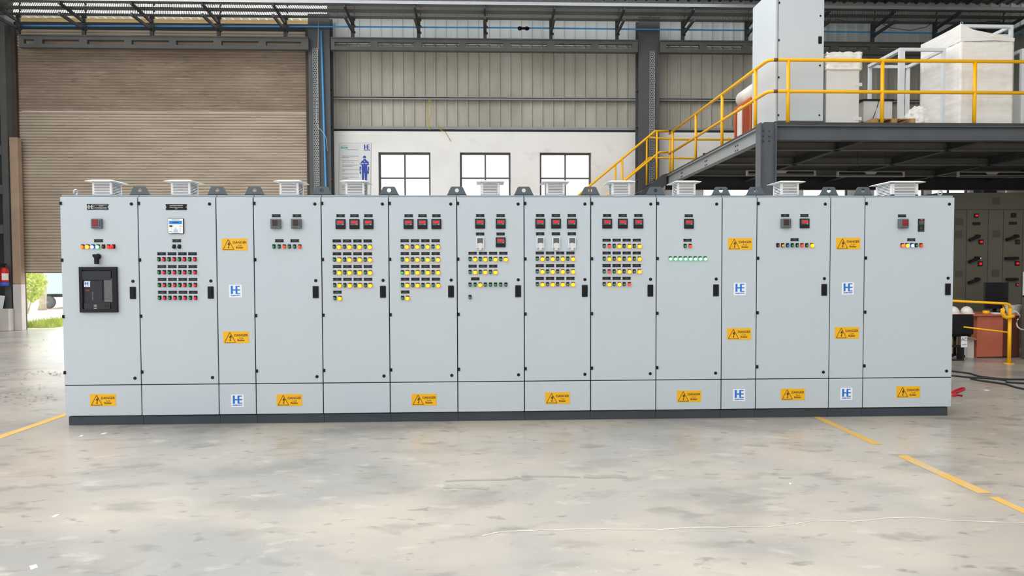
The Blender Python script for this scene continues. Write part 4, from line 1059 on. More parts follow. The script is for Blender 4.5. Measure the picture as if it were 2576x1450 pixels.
# --- things standing on the mezzanine
TYc = MY+.38
a, e = V(1950, 303, TYc), V(2071, 303, TYc); w = e.x-a.x; hgt = 2.45; dep = 1.02
r = thing('tall_cabinet', (a.x, TYc, DZ), 'tall light grey cabinet on the mezzanine behind the corner of the yellow rail', 'electrical cabinet')
put('plinth', MB().box(.0, w, .01, dep, 0, .10).mesh('plinth', 'plinth_grey'), r)
put('body', MB().box(0, w, .02, dep, .10, hgt, bev=.004).mesh('body', 'cabinet_paint_lit'), r)
d = put('door', MB().box(.05, w-.004, .0, .018, .11, hgt-.005, bev=.004).mesh('door', 'cabinet_paint_lit'), r)
b = MB(); b.box(.032, .046, .004, .018, .10, hgt); put('corner_strip', b.mesh('corner_strip', 'steel_light'), r)
for py in (7, 101, 195, 290): put('hinge', CACHE['hinge'], d, (.056, 0, V(1952, py, TYc).z-DZ))
for py in (40, 165, 290): put('lock', CACHE['lock'], d, (w-.07, 0, V(2064, py, TYc).z-DZ))
put('handle', CACHE['handle'], d, (w-.075, 0, V(2061, 101, TYc).z-DZ))

def crumple(b, x0, x1, y0, y1, z0, z1, n=14, amp=.012, seed=1, m=0, lean=0):
    """box of stretched plastic film with creases"""
    bm = b.bm; old = set(bm.verts); s = bmesh.ops.create_cube(bm, size=1.0)['verts']
    bmesh.ops.subdivide_edges(bm, edges=list(set(e for v in s for e in v.link_edges)), cuts=n, use_grid_fill=True)
    vs = [v for v in bm.verts if v not in old]
    rr = random.Random(seed)
    bands = [rr.uniform(-1, 1) for _ in range(40)]
    for v in vs:
        k = int((v.co.z+.5)*n*1.01); d = amp*(.6*bands[k % 40]+.5*rr.uniform(-1, 1))
        nx, ny = v.co.x, v.co.y
        v.co = Vector((x0+(nx+.5)*(x1-x0)+(d if abs(nx) > .49 else 0), y0+(ny+.5)*(y1-y0)+(d if abs(ny) > .49 else 0), z0+(v.co.z+.5)*(z1-z0)+(rr.uniform(-1, 1)*amp*.6 if v.co.z > .49 else 0)))
    for f in set(f for v in vs for f in v.link_faces): f.material_index = m; f.smooth = True
def pallet(name, x0, x1, y0, y1, z0, label):
    r = thing(name, (x0, y0, z0), label, 'pallet'); w, d = x1-x0, y1-y0
    for k in range(3): put('runner', MB().box(0, w, k*(d-.09)/2, k*(d-.09)/2+.09, 0, .018).mesh('runner', 'wood'), r)
    for i in range(3):
        for k in range(3): put('block', MB().box(i*(w-.10)/2, i*(w-.10)/2+.10, k*(d-.09)/2, k*(d-.09)/2+.09, .018, .085).mesh('block', 'wood'), r)
    put('top_boards', (lambda b: [b.box(k*(w-.1)/5, k*(w-.1)/5+.1, 0, d, .085, .103) for k in range(6)] and b)(MB()).mesh('top_boards', 'wood'), r)
# wrapped low cabinet next to the tall one
WYc = MY+.42
a, e = V(2078, 300, WYc), V(2166, 300, WYc); ztop = V(2110, 133, WYc).z-DZ; w = e.x-a.x
r = thing('wrapped_cabinet', (a.x, WYc, DZ), 'waist-high white cabinet on the mezzanine with film over its top, beside the tall grey cabinet', 'cabinet')
put('base_frame', MB().box(.01, w-.03, .03, .72, 0, .075).mesh('base_frame', 'black_soft'), r)
put('body', MB().box(0, w-.04, .0, .75, .075, ztop-.02, bev=.004).mesh('body', 'panel_white'), r)
b = MB(); crumple(b, -.012, w, -.015, .76, ztop-.30, ztop+.012, 12, .028, 3)
put('plastic_film', b.mesh('plastic_film', 'wrap_white'), r)
b = MB()
for z in (ztop-.55, .16): b.box(w-.12, w+.012, -.006, .004, z-.03, z+.03, bev=.004)
put('bracket_tab', b.mesh('bracket_tab', 'panel_white'), r)
# bare metal frame
FY = MY+.45; FB = FY+1.05
a, e = V(2271, 250, FY), V(2374.5, 250, FY); zt_ = V(2320, 120, FY).z
r = thing('open_metalwork', (a.x, FY, DZ), 'bare white-grey open metal frame standing between the wrapped loads', 'frame')
w, h, d, t = e.x-a.x, zt_-DZ, FB-FY, .055
for nm, bx in (('upright', (-t*1.2, t*.6, 0, t, 0, h)), ('upright', (w-t/2, w+t/2, 0, t, 0, h)), ('upright', (-t/2, t/2, d-t, d, 0, h)), ('upright', (w-t/2, w+t/2, d-t, d, 0, h)),
               ('top_bar', (t*.6, w-t/2, 0, t, h-t, h)), ('top_bar', (t/2, w-t/2, d-t, d, h-t, h)), ('top_bar', (-t*1.1, t*.5, t, d-t, h-t, h)), ('top_bar', (w-t/2, w+t/2, t, d-t, h-t, h)),
               ('bottom_bar', (t*.6, w-t/2, 0, t, .0, .05)), ('bottom_bar', (t/2, w-t/2, d-t, d, 0, .05))):
    put(nm, MB().box(*bx, bev=.003).mesh(nm, 'frame_white'), r)
# open-topped bin on a pallet
BY = MY+.80
a, e = V(2172, 300, BY), V(2244, 300, BY); zt2 = V(2215, 251, BY).z
pallet('pallet', V(2196, 310, MY+.13).x, V(2303, 310, MY+.13).x, MY+.13, MY+.43, DZ, 'short wooden pallet at the edge of the mezzanine deck, just behind the yellow rail')
r = thing('metal_bin', (a.x, BY, DZ), 'low white metal bin with a dark rim, behind the wooden pallet', 'bin')
w = e.x-a.x; h = zt2-DZ
b = MB()
for bx in ((0, w, 0, .01), (0, w, .44, .45), (0, .01, .01, .44), (w-.01, w, .01, .44)): b.box(bx[0], bx[1], bx[2], bx[3], .0, h)
b.box(0, w, 0, .45, 0, .01); put('shell', b.mesh('shell', 'panel_white'), r)
b = MB()
for bx in ((-.02, w+.02, -.02, .01), (-.02, w+.02, .44, .47), (-.02, .01, .01, .44), (w-.01, w+.02, .01, .44)): b.box(bx[0], bx[1], bx[2], bx[3], h-.025, h+.005)
put('rim', b.mesh('rim', 'black_soft'), r)
loose('cable', [(2211, 253), (2207, 268), (2201, 285), (2195, 300), (2180, 306), (2166, 308)], BY-.05, .007, 'cable_black', 'black cable trailing down the front of the low white bin', 'cable')
# big wrapped enclosure
EY = MY+.36
a, e = V(2414, 300, EY), V(2545, 300, EY); zt3 = V(2416, 61, EY).z-DZ; w = e.x-a.x; d = 1.06
r = thing('wrapped_enclosure', (a.x, EY, DZ), 'tall enclosure wrapped in creased white film on the mezzanine', 'enclosure')
put('body', MB().box(.015, w-.015, .015, d-.015, 0, zt3-.16).mesh('body', 'panel_white'), r)
b = MB(); t = .05
for bx in ((0, w, 0, t, zt3-t, zt3), (0, w, d-t, d, zt3-t, zt3), (0, t, t, d-t, zt3-t, zt3), (w-t, w, t, d-t, zt3-t, zt3), (w-t, w, 0, t, 0, zt3-t), (0, t, 0, t, 0, zt3-t), (0, t, d-t, d, 0, zt3-t), (w-t, w, d-t, d, 0, zt3-t)): b.box(*bx)
put('frame', b.mesh('frame', 'frame_white'), r)
b = MB(); crumple(b, -.012, w+.008, -.014, d+.01, .005, zt3-.30, 26, .010, 9)
q = [(-.014, -.016, zt3-.30), (w*.30, -.03, zt3-.30), (w*.62, -.02, zt3-.28), (w+.008, -.014, zt3-.30)]; tp = [(-.014, -.016, zt3+.004), (w*.22, -.02, zt3-.10), (w*.55, -.045, zt3-.17), (w+.012, -.02, zt3-.24)]
for k in range(3): b.face([q[k], q[k+1], tp[k+1], tp[k]], 0, True)
b.face([(-.014, -.016, zt3-.30), (-.014, -.016, zt3+.004), (-.016, d*.5, zt3-.02), (-.014, d, zt3-.0), (-.014, d, zt3-.3)], 0, True)
put('plastic_film', b.mesh('plastic_film', 'wrap_white'), r)
b = MB(); b.tube([(.025+.022*math.cos(t_), .025, zt3+.024+.022*math.sin(t_)) for t_ in [2*PI*k/16 for k in range(17)]], .008, 8, 0, False); put('eye_bolt', b.mesh('eye_bolt', 'zinc'), r)
# crumpled film heap
b = MB(); rr = random.Random(4)
a = V(2305, 318, MY+.95)
hp = bmesh.ops.create_icosphere(b.bm, subdivisions=4, radius=1.0)['verts']
from mathutils import noise as mnoise
for v in hp:
    n1 = v.co.normalized(); k = 1+.30*mnoise.noise(n1*1.6+Vector((3, 1, 7)))+.24*abs(mnoise.noise(n1*4.5))+.10*abs(mnoise.noise(n1*11))
    v.co = Vector((n1.x*.20*k, n1.y*.16*k, max(.002, .20+n1.z*.27*k)))
for f in b.bm.faces: f.smooth = False
put('plastic_film_heap', b.mesh('plastic_film_heap', 'wrap_white'), None, (a.x, MY+.95, DZ), label='heap of crumpled white plastic film at the foot of the wrapped enclosure', cat='plastic film')
# frame and sheet at the far end
gx = V(2556, 200, MY+.4).x
r = thing('open_metalwork', (gx, MY+.4, DZ), 'white open metal frame cut by the edge of the photo, beside the wrapped enclosure', 'frame')
h = V(2566, 122, MY+.4).z-DZ
for bx in ((.10, .155, 0, .055, 0, h), (.10, .155, .95, 1.0, 0, h), (1.0, 1.055, 0, .055, 0, h), (.10, .155, .055, .95, h-.055, h), (.155, 1.0, 0, .055, h-.055, h)): put('bar', MB().box(*bx).mesh('bar', 'frame_white'), r)
put('side_panel', MB().box(.155, 1.0, .90, .92, 0, h*.62).mesh('side_panel', 'panel_white'), r)
# orange crate and white roll at the side edge
c0, c1 = VX(1847, 300, XL+.32).y, VX(1888, 300, XL+.32).y
r = thing('orange_crate', (XL+.32, c1, DZ), 'orange-brown crate with a white strip at the side edge of the mezzanine', 'crate')
L_ = c0-c1; h = VX(1847, 272, XL+.32).z-DZ
put('body', MB().box(.012, .7, .012, L_-.012, 0, h-.01).mesh('body', 'crate_orange'), r)
b = MB()
for bx in ((0, .02, 0, .05, 0, h), (0, .02, L_-.07, L_, 0, h), (0, .02, .05, L_-.07, h-.05, h), (0, .02, .05, L_-.07, 0, .05)): b.box(*bx)
put('edge_frame', b.mesh('edge_frame', 'crate_edge'), r)
put('strip', MB().box(-.002, .012, L_*.52, L_*.80, .05, h-.05).mesh('strip', 'panel_white'), r)
b = MB(); b.lathe([(0, .01), (.01, .17), (.75, .17), (.76, .01)], (0, 0, .17), (0, 1, 0), 22)
put('wrapped_roll', b.mesh('wrapped_roll', 'wrap_white'), None, (XL+.52, c1+.1, DZ+h+.002), label='white wrapped roll lying on top of the orange crate', cat='roll')

# ------------------------------------------------------------------ under the mezzanine
def tube_lamp(pa, pb, py, label):
    y = 6.2; a, e = V(pa, py, y), V(pb, py, y); L_ = e.x-a.x
    r = thing('tube_light', ((a.x+e.x)/2, y, a.z), label, 'lamp', 'unlit tube lights under the mezzanine')
    t = .014; h = .042
    b = MB()
    for bx in ((-L_/2, L_/2, -.02, .02, h, h+t), (-L_/2, L_/2, -.02, .02, -h-t, -h), (-L_/2, -L_/2+.04, -.02, .02, -h, h), (L_/2-.04, L_/2, -.02, .02, -h, h)): b.box(*bx, bev=.004)
    put('housing', b.mesh('housing', 'lamp_housing'), r)
    put('reflector', MB().box(-L_/2+.04, L_/2-.04, .012, .02, -h, h).mesh('reflector', 'black_soft'), r)
    for z in (-.018,): put('tube', MB().cyl((-L_/2+.04, 0, z), (L_/2-.04, 0, z), .011, 10).mesh('tube', 'tube_off'), r)
    put('ballast_cover', MB().prism([(-.13, h), (.13, h), (.09, 0), (-.09, 0)], -.018, .012).mesh('ballast_cover', 'lamp_housing'), r)
    for x in (-L_*.2, L_*.22): b = MB(); b.cyl((x, 0, h+t), (x, 0, DZ-.06-a.z), .004, 6); put('hanger', b.mesh('hanger', 'steel_dark'), r)
tube_lamp(1877, 2052, 436, 'unlit tube light nearest the mezzanine column')
tube_lamp(2105, 2275, 438.5, 'unlit tube light above the vent of the widest cabinet')
tube_lamp(2408, 2582, 439.5, 'unlit tube light above the shaded switchboard')
# switchboard, its grey darkened for the shade under the deck
SBY = 5.8
xs = [V(p, 600, SBY).x for p in (2360, 2431.5, 2486, 2524, 2573, 2640)]
zt4, zch = V(2480, 485, SBY).z, V(2480, 528, SBY).z
r = thing('switchboard', (xs[0], SBY, 0), 'dim grey switchboard with red and green indicator lights in the shadow under the mezzanine', 'switchboard')
o = Vector((-xs[0], -SBY, 0))
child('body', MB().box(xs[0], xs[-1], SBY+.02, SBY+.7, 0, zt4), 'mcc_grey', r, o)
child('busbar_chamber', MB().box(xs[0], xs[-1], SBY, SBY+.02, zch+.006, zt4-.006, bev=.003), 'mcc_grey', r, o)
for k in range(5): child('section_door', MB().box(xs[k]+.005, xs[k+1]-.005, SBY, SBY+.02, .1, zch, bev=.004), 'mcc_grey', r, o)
def sb(px, py): p = V(px, py, SBY); return p.x, p.z
for px, py, w, h in ((2506, 506, .075, .07), (2413, 558, .075, .07), (2412, 590, .07, .07), (2506, 589, .075, .07), (2504, 688, .075, .07), (2412, 689, .07, .06)):
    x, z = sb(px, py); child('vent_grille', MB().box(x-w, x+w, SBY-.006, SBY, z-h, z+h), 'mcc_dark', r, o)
for px, py, w, h in ((2456, 563, .08, .03), (2548, 562, .08, .03)):
    x, z = sb(px, py); child('label_plate', MB().box(x-w, x+w, SBY-.006, SBY, z-h, z+h), 'black_soft', r, o)
for px, py, w, h in ((2455, 543, .042, .040), (2549, 542, .050, .045), (2467, 609, .045, .045), (2559, 609, .045, .045), (2465, 664, .045, .05), (2558, 663, .045, .045), (2558, 717, .03, .03)):
    x, z = sb(px, py); g = child('digital_meter', MB().box(x-w, x+w, SBY-.02, SBY, z-h, z+h, bev=.004), 'black_soft', r, o)
    if (px, py) != (2549, 542): child('display', MB().box(x-w*.55, x+w*.65, SBY-.022, SBY-.02, z-h*.42, z+h*.45), 'red_digits' if px != 2559 else 'meter_glass', g, o)
for px, py in ((2466.5, 596), (2465.5, 650.5)):
    x, z = sb(px, py); child('indicator_lamp', MB().lathe([(0, .014), (.01, .014), (.012, .001)], (x, SBY, z), (0, -1, 0), 12), 'lens_cyan_green_on', r, o)
for (ax, ay), (bx_, by) in (((2434, 605), (2462, 594)), ((2433, 660), (2460, 649)), ((2527, 604), (2558, 594)), ((2524, 651), (2557, 650)), ((2432, 712), (2461, 702)), ((2527, 703), (2556, 703))):
    p, q = sb(ax, ay), sb(bx_, by); b = MB(); b.obox((p[0], SBY-.05, p[1]), (q[0], SBY-.05, q[1]), .03, .055); b.cyl((q[0]-.05, SBY, q[1]), (q[0]-.05, SBY-.05, q[1]), .03, 10); child('isolator_handle', b, 'black_plastic', r, o)

# desk, screen and clutter
DY = 4.45
a, e = V(2461, 790, DY), V(2566, 790, DY); dz = .79
r = thing('desk', (a.x, DY, 0), 'red-brown wooden desk behind the yellow barrier', 'desk'); w = e.x-a.x
put('front_panel', MB().box(0, w*.62, .02, .04, .02, dz-.03).mesh('front_panel', 'desk_brown'), r)
put('pedestal', MB().box(w*.62, w, .0, .62, .02, dz-.03, bev=.004).mesh('pedestal', 'desk_dark'), r)
put('side_panel', MB().box(0, .02, .04, .62, .0, dz-.03).mesh('side_panel', 'desk_brown'), r)
put('top', MB().box(-.66, w+.02, -.03, .68, dz-.03, dz, bev=.004).mesh('top', 'desk_brown'), r)
put('leg', MB().box(-.64, -.60, .60, .65, .0, dz-.03).mesh('leg', 'desk_dark'), r)
def on_desk(px, py): p = V(px, py, DY+.3); return p.x
a, e = V(2478, 711, DY+.40), V(2538, 711, DY+.40)
r = thing('monitor', ((a.x+e.x)/2, DY+.40, dz), 'dark computer monitor standing on the red-brown desk', 'monitor'); w = (e.x-a.x)/2; zt5 = a.z-dz
put('screen', MB().box(-w, w, 0, .035, .07, zt5, bev=.006).mesh('screen', 'monitor_black'), r)
put('stand', MB().box(-.03, .03, .036, .06, .0, .25).box(-.12, .12, -.06, .10, 0, .012).mesh('stand', 'black_plastic'), r)
a = V(2437, 775, DY+.15); b = MB()
for c0, c1 in ((-.02, .0),): b.lathe([(0, .13), (.03, .15), (.09, .14), (.13, .09), (.145, .01)], (0, 0, 0), (0, 0, 1), 20)
for px, lb in ((2398, 'white hard hat on the desk, half hidden by the end cabinet'), (2432, 'white hard hat on the desk behind the barrier rail')):
    p = V(px, 775, DY+.20); r = thing('hard_hat', (p.x, DY+.20, dz), lb, 'hard hat', 'white hard hats on the desk')
    b = MB(); b.lathe([(.012, .100), (.05, .098), (.095, .075), (.125, .04), (.135, .004)], (0, 0, 0), (0, 0, 1), 20); put('shell', b.mesh('shell', 'wrap_white'), r)
    b = MB(); b.lathe([(.0, .118), (.012, .116), (.014, .10)], (0, -.01, 0), (0, 0, 1), 20); put('brim', b.mesh('brim', 'wrap_white'), r)
p = V(2481, 775, DY+.1); b = MB(); b.lathe([(0, .05), (.02, .062), (.03, .05), (.05, .06), (.06, .04)], (0, 0, 0), (0, 0, 1), 18); put('tape_roll', b.mesh('tape_roll', 'rail_yellow'), None, (p.x, DY+.1, dz), label='yellow tape roll on the desk', cat='tape')
p = V(2512, 775, DY+.0); put('paper_stack', MB().box(-.07, .12, -.02, .20, 0, .02).mesh('paper_stack', 'paper'), None, (p.x, DY+.02, dz), label='white papers on the desk beside the yellow hook', cat='papers')
p = V(2549, 770, DY+.25); r = thing('basket', (p.x, DY+.25, dz), 'white basket holding black items, beside the monitor', 'basket')
b = MB(); n = 20; ring = lambda rr, z: [b.bm.verts.new((rr*1.2*math.cos(2*PI*k/n), rr*.8*math.sin(2*PI*k/n), z)) for k in range(n)]
A, B_, C_ = ring(.09, 0), ring(.135, .15), ring(.128, .15); D_ = ring(.082, .01)
for P_, Q_ in ((A, B_), (B_, C_), (C_, D_)):
    for k in range(n): b.bm.faces.new((P_[k], P_[(k+1) % n], Q_[(k+1) % n], Q_[k]))
b.bm.faces.new(D_); put('bowl', b.mesh('bowl', 'panel_white'), r)
p = V(2549, 755, DY+.25); b = MB(); b.tube([(.05*math.cos(t_), .05*math.sin(t_), .012) for t_ in [2*PI*k/14 for k in range(15)]], .014, 8, 0, False); put('cable_coil', b.mesh('cable_coil', 'cable_black'), None, (V(2549, 760, DY+.25).x, DY+.25, dz+.125), label='small black cable coil lying in the white basket', cat='cable coil')
# office chair with its back to us
p = V(2430, 830, 4.15); r = thing('office_chair', (p.x, 4.28, 0), 'black office chair with its back turned, beside the red-brown desk', 'chair')
put('backrest', MB().box(-.24, .22, -.04, .02, .44, .80, bev=.035, seg=3).mesh('backrest', 'black_soft'), r)
put('seat', MB().box(-.22, .22, .021, .27, .40, .46, bev=.02, seg=3).mesh('seat', 'black_soft'), r)
b = MB(); b.cyl((0, .14, .08), (0, .14, .40), .025, 10)
for k in range(5): t_ = 2*PI*k/5; b.obox((0, .14, .07), (.18*math.cos(t_), .14+.18*math.sin(t_), .05), .03, .03)
put('base', b.mesh('base', 'black_plastic'), r)
# yellow barrier
BYr = 3.75
a, e = V(2408, 760, BYr), V(2541, 769, BYr)
r = thing('barrier_rail', (a.x, BYr, 0), 'yellow pipe barrier in front of the desk, with a yellow hook on its post', 'railing')
o = Vector((-a.x, -BYr, 0)); zt6 = (a.z+e.z)/2
b = MB(); b.tube([(a.x-.02, BYr+.35, a.z+.01), (e.x-.06, BYr, zt6), (e.x-.01, BYr, zt6-.02), (e.x, BYr, zt6-.08)], .022, 10); child('top_rail', b, 'rail_yellow', r, o)
m0, m1 = V(2424, 823, BYr+.3), V(2540, 837, BYr); b = MB(); b.cyl(tuple(m0), tuple(m1), .014, 10); child('middle_rail', b, 'rail_yellow', r, o)
for x, y, t_ in ((e.x, BYr, zt6-.08), (a.x, BYr+.34, zt6)): b = MB(); b.cyl((x, y, .012), (x, y, t_), .028, 12); b.lathe([(0, .075), (.012, .075)], (x, y, 0), (0, 0, 1), 16); child('post', b, 'rail_yellow', r, o)
hk = [V(q[0], q[1], BYr-.06) for q in ((2526, 770), (2523, 778), (2522, 787), (2526, 796), (2534, 799.5), (2541, 797), (2550, 795))]
b = MB(); b.tube([tuple(q) for q in hk], .032, 10); child('hook', b, 'rail_yellow', r, o)
# floor clutter by the barrier
p = VZ(2402, 908, 0); q = VZ(2425, 908, 0); b = MB(); w = .36; h = .26; dpt = .16; t = .02
r = thing('metal_crate', (q.x-w, q.y, 0), 'small black metal crate on the floor behind the end cabinet', 'crate')
for bx in ((0, w, 0, t, 0, t), (0, w, 0, t, h-t, h), (0, t, 0, t, t, h-t), (w-t, w, 0, t, t, h-t), (0, t, dpt-t, dpt, 0, h), (w-t, w, dpt-t, dpt, 0, h), (0, t, t, dpt-t, h-t, h), (w-t, w, t, dpt-t, h-t, h), (w-t, w, t, dpt-t, 0, t), (0, w, dpt-t, dpt, h-t, h)): b.box(*bx)
put('frame', b.mesh('frame', 'cable_black'), r)
b = MB(); b.box(w-.012, w-.004, t, dpt-t, t, h-t); put('side_plate', b.mesh('side_plate', 'black_soft'), r)
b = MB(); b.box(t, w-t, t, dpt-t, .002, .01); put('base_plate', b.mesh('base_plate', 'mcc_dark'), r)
p = V(2424.5, 860, 4.0); r = thing('notice_sheet', (p.x, 3.99, V(2424, 874, 4.0).z), 'white printed sheet hanging from the barrier above the black crate', 'notice')
put('sheet', MB().box(-.055, .055, -.003, 0, 0, .19).mesh('sheet', 'paper'), r)
put('lettering', text_mesh('AD', .085, 'poster_dark'), r, (.004, -.0035, .135))
b = MB(); strokes(b, -.038, .04, .045, .012, -.0035, -.003, 0, 99, .2); put('printed_line', b.mesh('printed_line', 'poster_dark'), r)
for (px0, px1, py0, py1, y, lb) in ((2434, 2451, 850, 893, 4.50, 'pale cardboard box on the floor against the desk'), (2421, 2450, 816, 851, 4.94, 'open brown cardboard box behind the barrier'), (2396, 2409, 838, 875, 4.66, 'brown cardboard box behind the black crate')):
    a, e = V(px0, py1, y), V(px1, py0, y); z0 = 0 if py0 != 816 else .40
    if py0 == 816: put('stool', MB().box(-.15, .15, .0, .26, .36, .40, bev=.01).box(-.14, -.11, .01, .04, 0, .36).box(.11, .14, .01, .04, 0, .36).box(-.14, -.11, .22, .25, 0, .36).box(.11, .14, .22, .25, 0, .36).mesh('stool', 'desk_dark'), None, ((a.x+e.x)/2, y+.01, 0), label='small dark stool under the open cardboard box', cat='stool')
    r = thing('cardboard_box', (a.x, y, z0), lb, 'box'); w = e.x-a.x; h = max(.18, e.z-z0)
    b = MB()
    for bx in ((0, w, 0, .006), (0, w, .274, .28), (0, .006, .006, .274), (w-.006, w, .006, .274)): b.box(bx[0], bx[1], bx[2], bx[3], 0, h)
    b.box(.006, w-.006, .006, .274, 0, .006); put('carton', b.mesh('carton', 'cardboard' if 'pale' not in lb else 'whitewash'), r)
    b = MB(); b.face([(0, 0, h), (w, 0, h), (w*.95, -.10, h-.03), (w*.05, -.10, h-.03)]); b.face([(0, .28, h), (w, .28, h), (w, .36, h+.06), (0, .36, h+.06)]); put('flaps', b.mesh('flaps', 'cardboard'), r)
# pale machine at the picture's edge
a = V(2569, 800, 4.35); b = MB()
r = thing('machine_cabinet', (a.x, 3.85, 0), 'pale machine housing beside the red-brown desk, cut off by the photo edge', 'machine')
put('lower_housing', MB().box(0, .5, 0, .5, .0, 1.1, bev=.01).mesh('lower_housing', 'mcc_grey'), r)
put('upper_housing', MB().box(0.01, .5, .02, .5, 1.13, 1.55, bev=.01).mesh('upper_housing', 'panel_white'), r)
put('gap_strip', MB().box(.02, .5, .03, .5, 1.1, 1.13).mesh('gap_strip', 'black_plastic'), r)
loose('cable', [(2549, 783), (2556, 784), (2562, 790), (2566, 797), (2560, 804), (2557, 815), (2560, 823), (2568, 829), (2580, 830)], 3.72, .012, 'cable_white', 'white cable looping between the yellow hook and the machine', 'cable')
def floorline(name, px, rad, m, label, cat):
    P = [VZ(x, y, rad) for x, y in px]; o = Vector((P[0].x, P[0].y, 0)); b = MB(); b.tube([p-o for p in P], rad, 8); put(name, b.mesh(name, m), None, o, label=label, cat=cat)
floorline('cable', [(2385, 933), (2410, 936), (2440, 940), (2462, 947), (2500, 952), (2540, 955), (2590, 955), (2800, 952)], .013, 'cable_black', 'black cable on the floor nearest the red-brown desk', 'cable')
floorline('cable', [(2385, 944), (2400, 946), (2440, 950), (2490, 952.5), (2530, 957), (2532, 962), (2560, 964), (2590, 965), (2780, 962)], .013, 'cable_black', 'black cable on the floor lying in the middle of three', 'cable')
floorline('cable', [(2442, 953), (2460, 957), (2490, 961), (2530, 967), (2556, 975), (2590, 982), (2700, 1010)], .013, 'cable_black', 'black cable on the floor farthest from the desk', 'cable')
P = [(2396, 996), (2408, 994), (2420, 996), (2398, 992), (2412, 985), (2424, 980), (2426, 977), (2418, 977), (2402, 983), (2394, 988)]
floorline('strap', P, .012, 'red_strap', 'red strap lying on the floor at the end of the cabinet row', 'strap')

# ------------------------------------------------------------------ corner by the door
p = V(11, 695, 11.02); r = thing('fire_extinguisher', (p.x, 11.02, V(11, 720, 11.02).z), 'red fire extinguisher with a blue base hung beside the concrete pillar', 'fire extinguisher')
b = MB(); b.lathe([(.10, .090), (.12, .098), (.40, .098), (.45, .085), (.49, .045), (.50, .03)], (0, 0, 0), (0, 0, 1), 22); put('cylinder', b.mesh('cylinder', 'extinguisher_red'), r)
b = MB(); b.lathe([(0, .085), (.01, .104), (.10, .104), (.101, .09)], (0, 0, 0), (0, 0, 1), 22); put('base_cup', b.mesh('base_cup', 'extinguisher_blue'), r)
b = MB(); b.cyl((0, 0, .50), (0, 0, .56), .025, 10); b.obox((-.10, 0, .57), (.06, 0, .57), .03, .02); b.obox((-.09, 0, .60), (.05, 0, .585), .03, .015); put('valve', b.mesh('valve', 'black_soft'), r)
b = MB(); b.tube([(-.03, -.02, .55), (-.10, -.05, .52), (-.125, -.05, .40), (-.12, -.04, .2), (-.115, -.03, .12)], .012, 8); put('hose', b.mesh('hose', 'black_plastic'), r)
b = MB()
for k in range(7):
    t0, t1 = math.radians(-95+k*14+5), math.radians(-95+(k+1)*14+5); R_ = .0985
    b.face([(R_*math.cos(t0), R_*math.sin(t0), .16), (R_*math.cos(t1), R_*math.sin(t1), .16), (R_*math.cos(t1), R_*math.sin(t1), .34), (R_*math.cos(t0), R_*math.sin(t0), .34)])
put('label', b.mesh('label', 'wrap_white'), r)
b = MB(); b.box(-.03, .03, .09, .128, .22, .40); put('wall_bracket', b.mesh('wall_bracket', 'steel_dark'), r)
a, e = V(-20, 778, 10.9), V(21, 778, 10.9)
put('low_wall', MB().box(0, e.x-a.x, 0, .2, 0, a.z, bev=.015).mesh('low_wall', 'whitewash'), None, (a.x, 10.9, 0), label='low whitewashed block at the foot of the corner column', cat='block', kind='thing')
a = V(4, 777, 11.0); b = MB(); b.prism([(-.12, 0), (.03, 0), (.10, .34), (-.05, .36)], -.01, .0); b.prism([(-.20, 0), (-.06, 0), (-.02, .30), (-.16, .30)], .01, .02); put('board', b.mesh('board', 'paper'), None, (a.x, 11.0, a.z), label='white board leaning on the low whitewashed block', cat='board')

# ------------------------------------------------------------------ outside
def leaf_heap(c, rx, ry, rz, n, size, seed, m):
    b = MB(); rr = random.Random(seed)
    for _ in range(n):
        while True:
            q = Vector((rr.uniform(-1, 1), rr.uniform(-1, 1), rr.uniform(-1, 1)))
            if .25 < q.length < 1: break
        p = Vector((q.x*rx, q.y*ry, q.z*rz))+Vector(c); s_ = size*rr.uniform(.6, 1.3)
        d1 = Vector((rr.uniform(-1, 1), rr.uniform(-1, 1), rr.uniform(-1, 1))).normalized(); d2 = d1.orthogonal().normalized()*.5
        b.face([p-d1*s_, p+d2*s_, p+d1*s_, p-d2*s_])
    return b
p = V(68, 722, 18.0); r = thing('shrub', (p.x, 18, 0), 'bright green leafy shrub outside, seen under the raised shutter', 'shrub')
put('foliage', leaf_heap((0, 0, p.z+.15), .62, .6, .75, 1500, .075, 2, 'leaf').mesh('foliage', 'leaf'), r)
b = MB()
for k in range(6): t_ = k*1.05; b.tube([(0, 0, 0), (.12*math.cos(t_), .12*math.sin(t_), .4), (.3*math.cos(t_), .3*math.sin(t_), .95)], .02, 6)
put('stem', b.mesh('stem', 'bark'), r)
b = MB(); rr = random.Random(8)
x0, x1 = V(52, 826, 12.2).x, V(138, 826, 12.2).x
for _ in range(1500):
    x = rr.uniform(x0, x1); y = rr.uniform(12.1, 13.6); hh = rr.uniform(.08, .26); dx, dy = rr.uniform(-.08, .08), rr.uniform(-.06, .06)
    b.face([(x-.01, y, -.02), (x+.012, y, -.02), (x+dx, y+dy, hh)])
obj('grass', b, 'leaf', None, label='patch of green grass growing just outside the shutter opening', cat='grass', kind='stuff')
p = V(106, 758, 20.6); b = MB(); b.lathe([(0, .16), (.2, .135), (.6, .13), (1.0, .14), (1.03, .1), (1.04, .01)], (0, 0, 0), (.06, 0, 1), 14); put('tree_trunk', b.mesh('tree_trunk', 'bark'), None, (p.x, 20.6, -.02), label='short tree trunk standing outside in front of the blue trailer', cat='tree trunk')
p = V(123, 745, 21.6); r = thing('trailer', (p.x, 21.6, -.02), 'pale blue farm trailer parked outside, one wheel showing under the shutter', 'trailer')
put('body', MB().box(-.30, 2.6, -.1, 1.6, .62, 1.55, bev=.03).mesh('body', 'trailer_blue'), r)
put('chassis', MB().box(-.25, 2.6, .2, 1.3, .48, .62).mesh('chassis', 'steel_grey'), r)
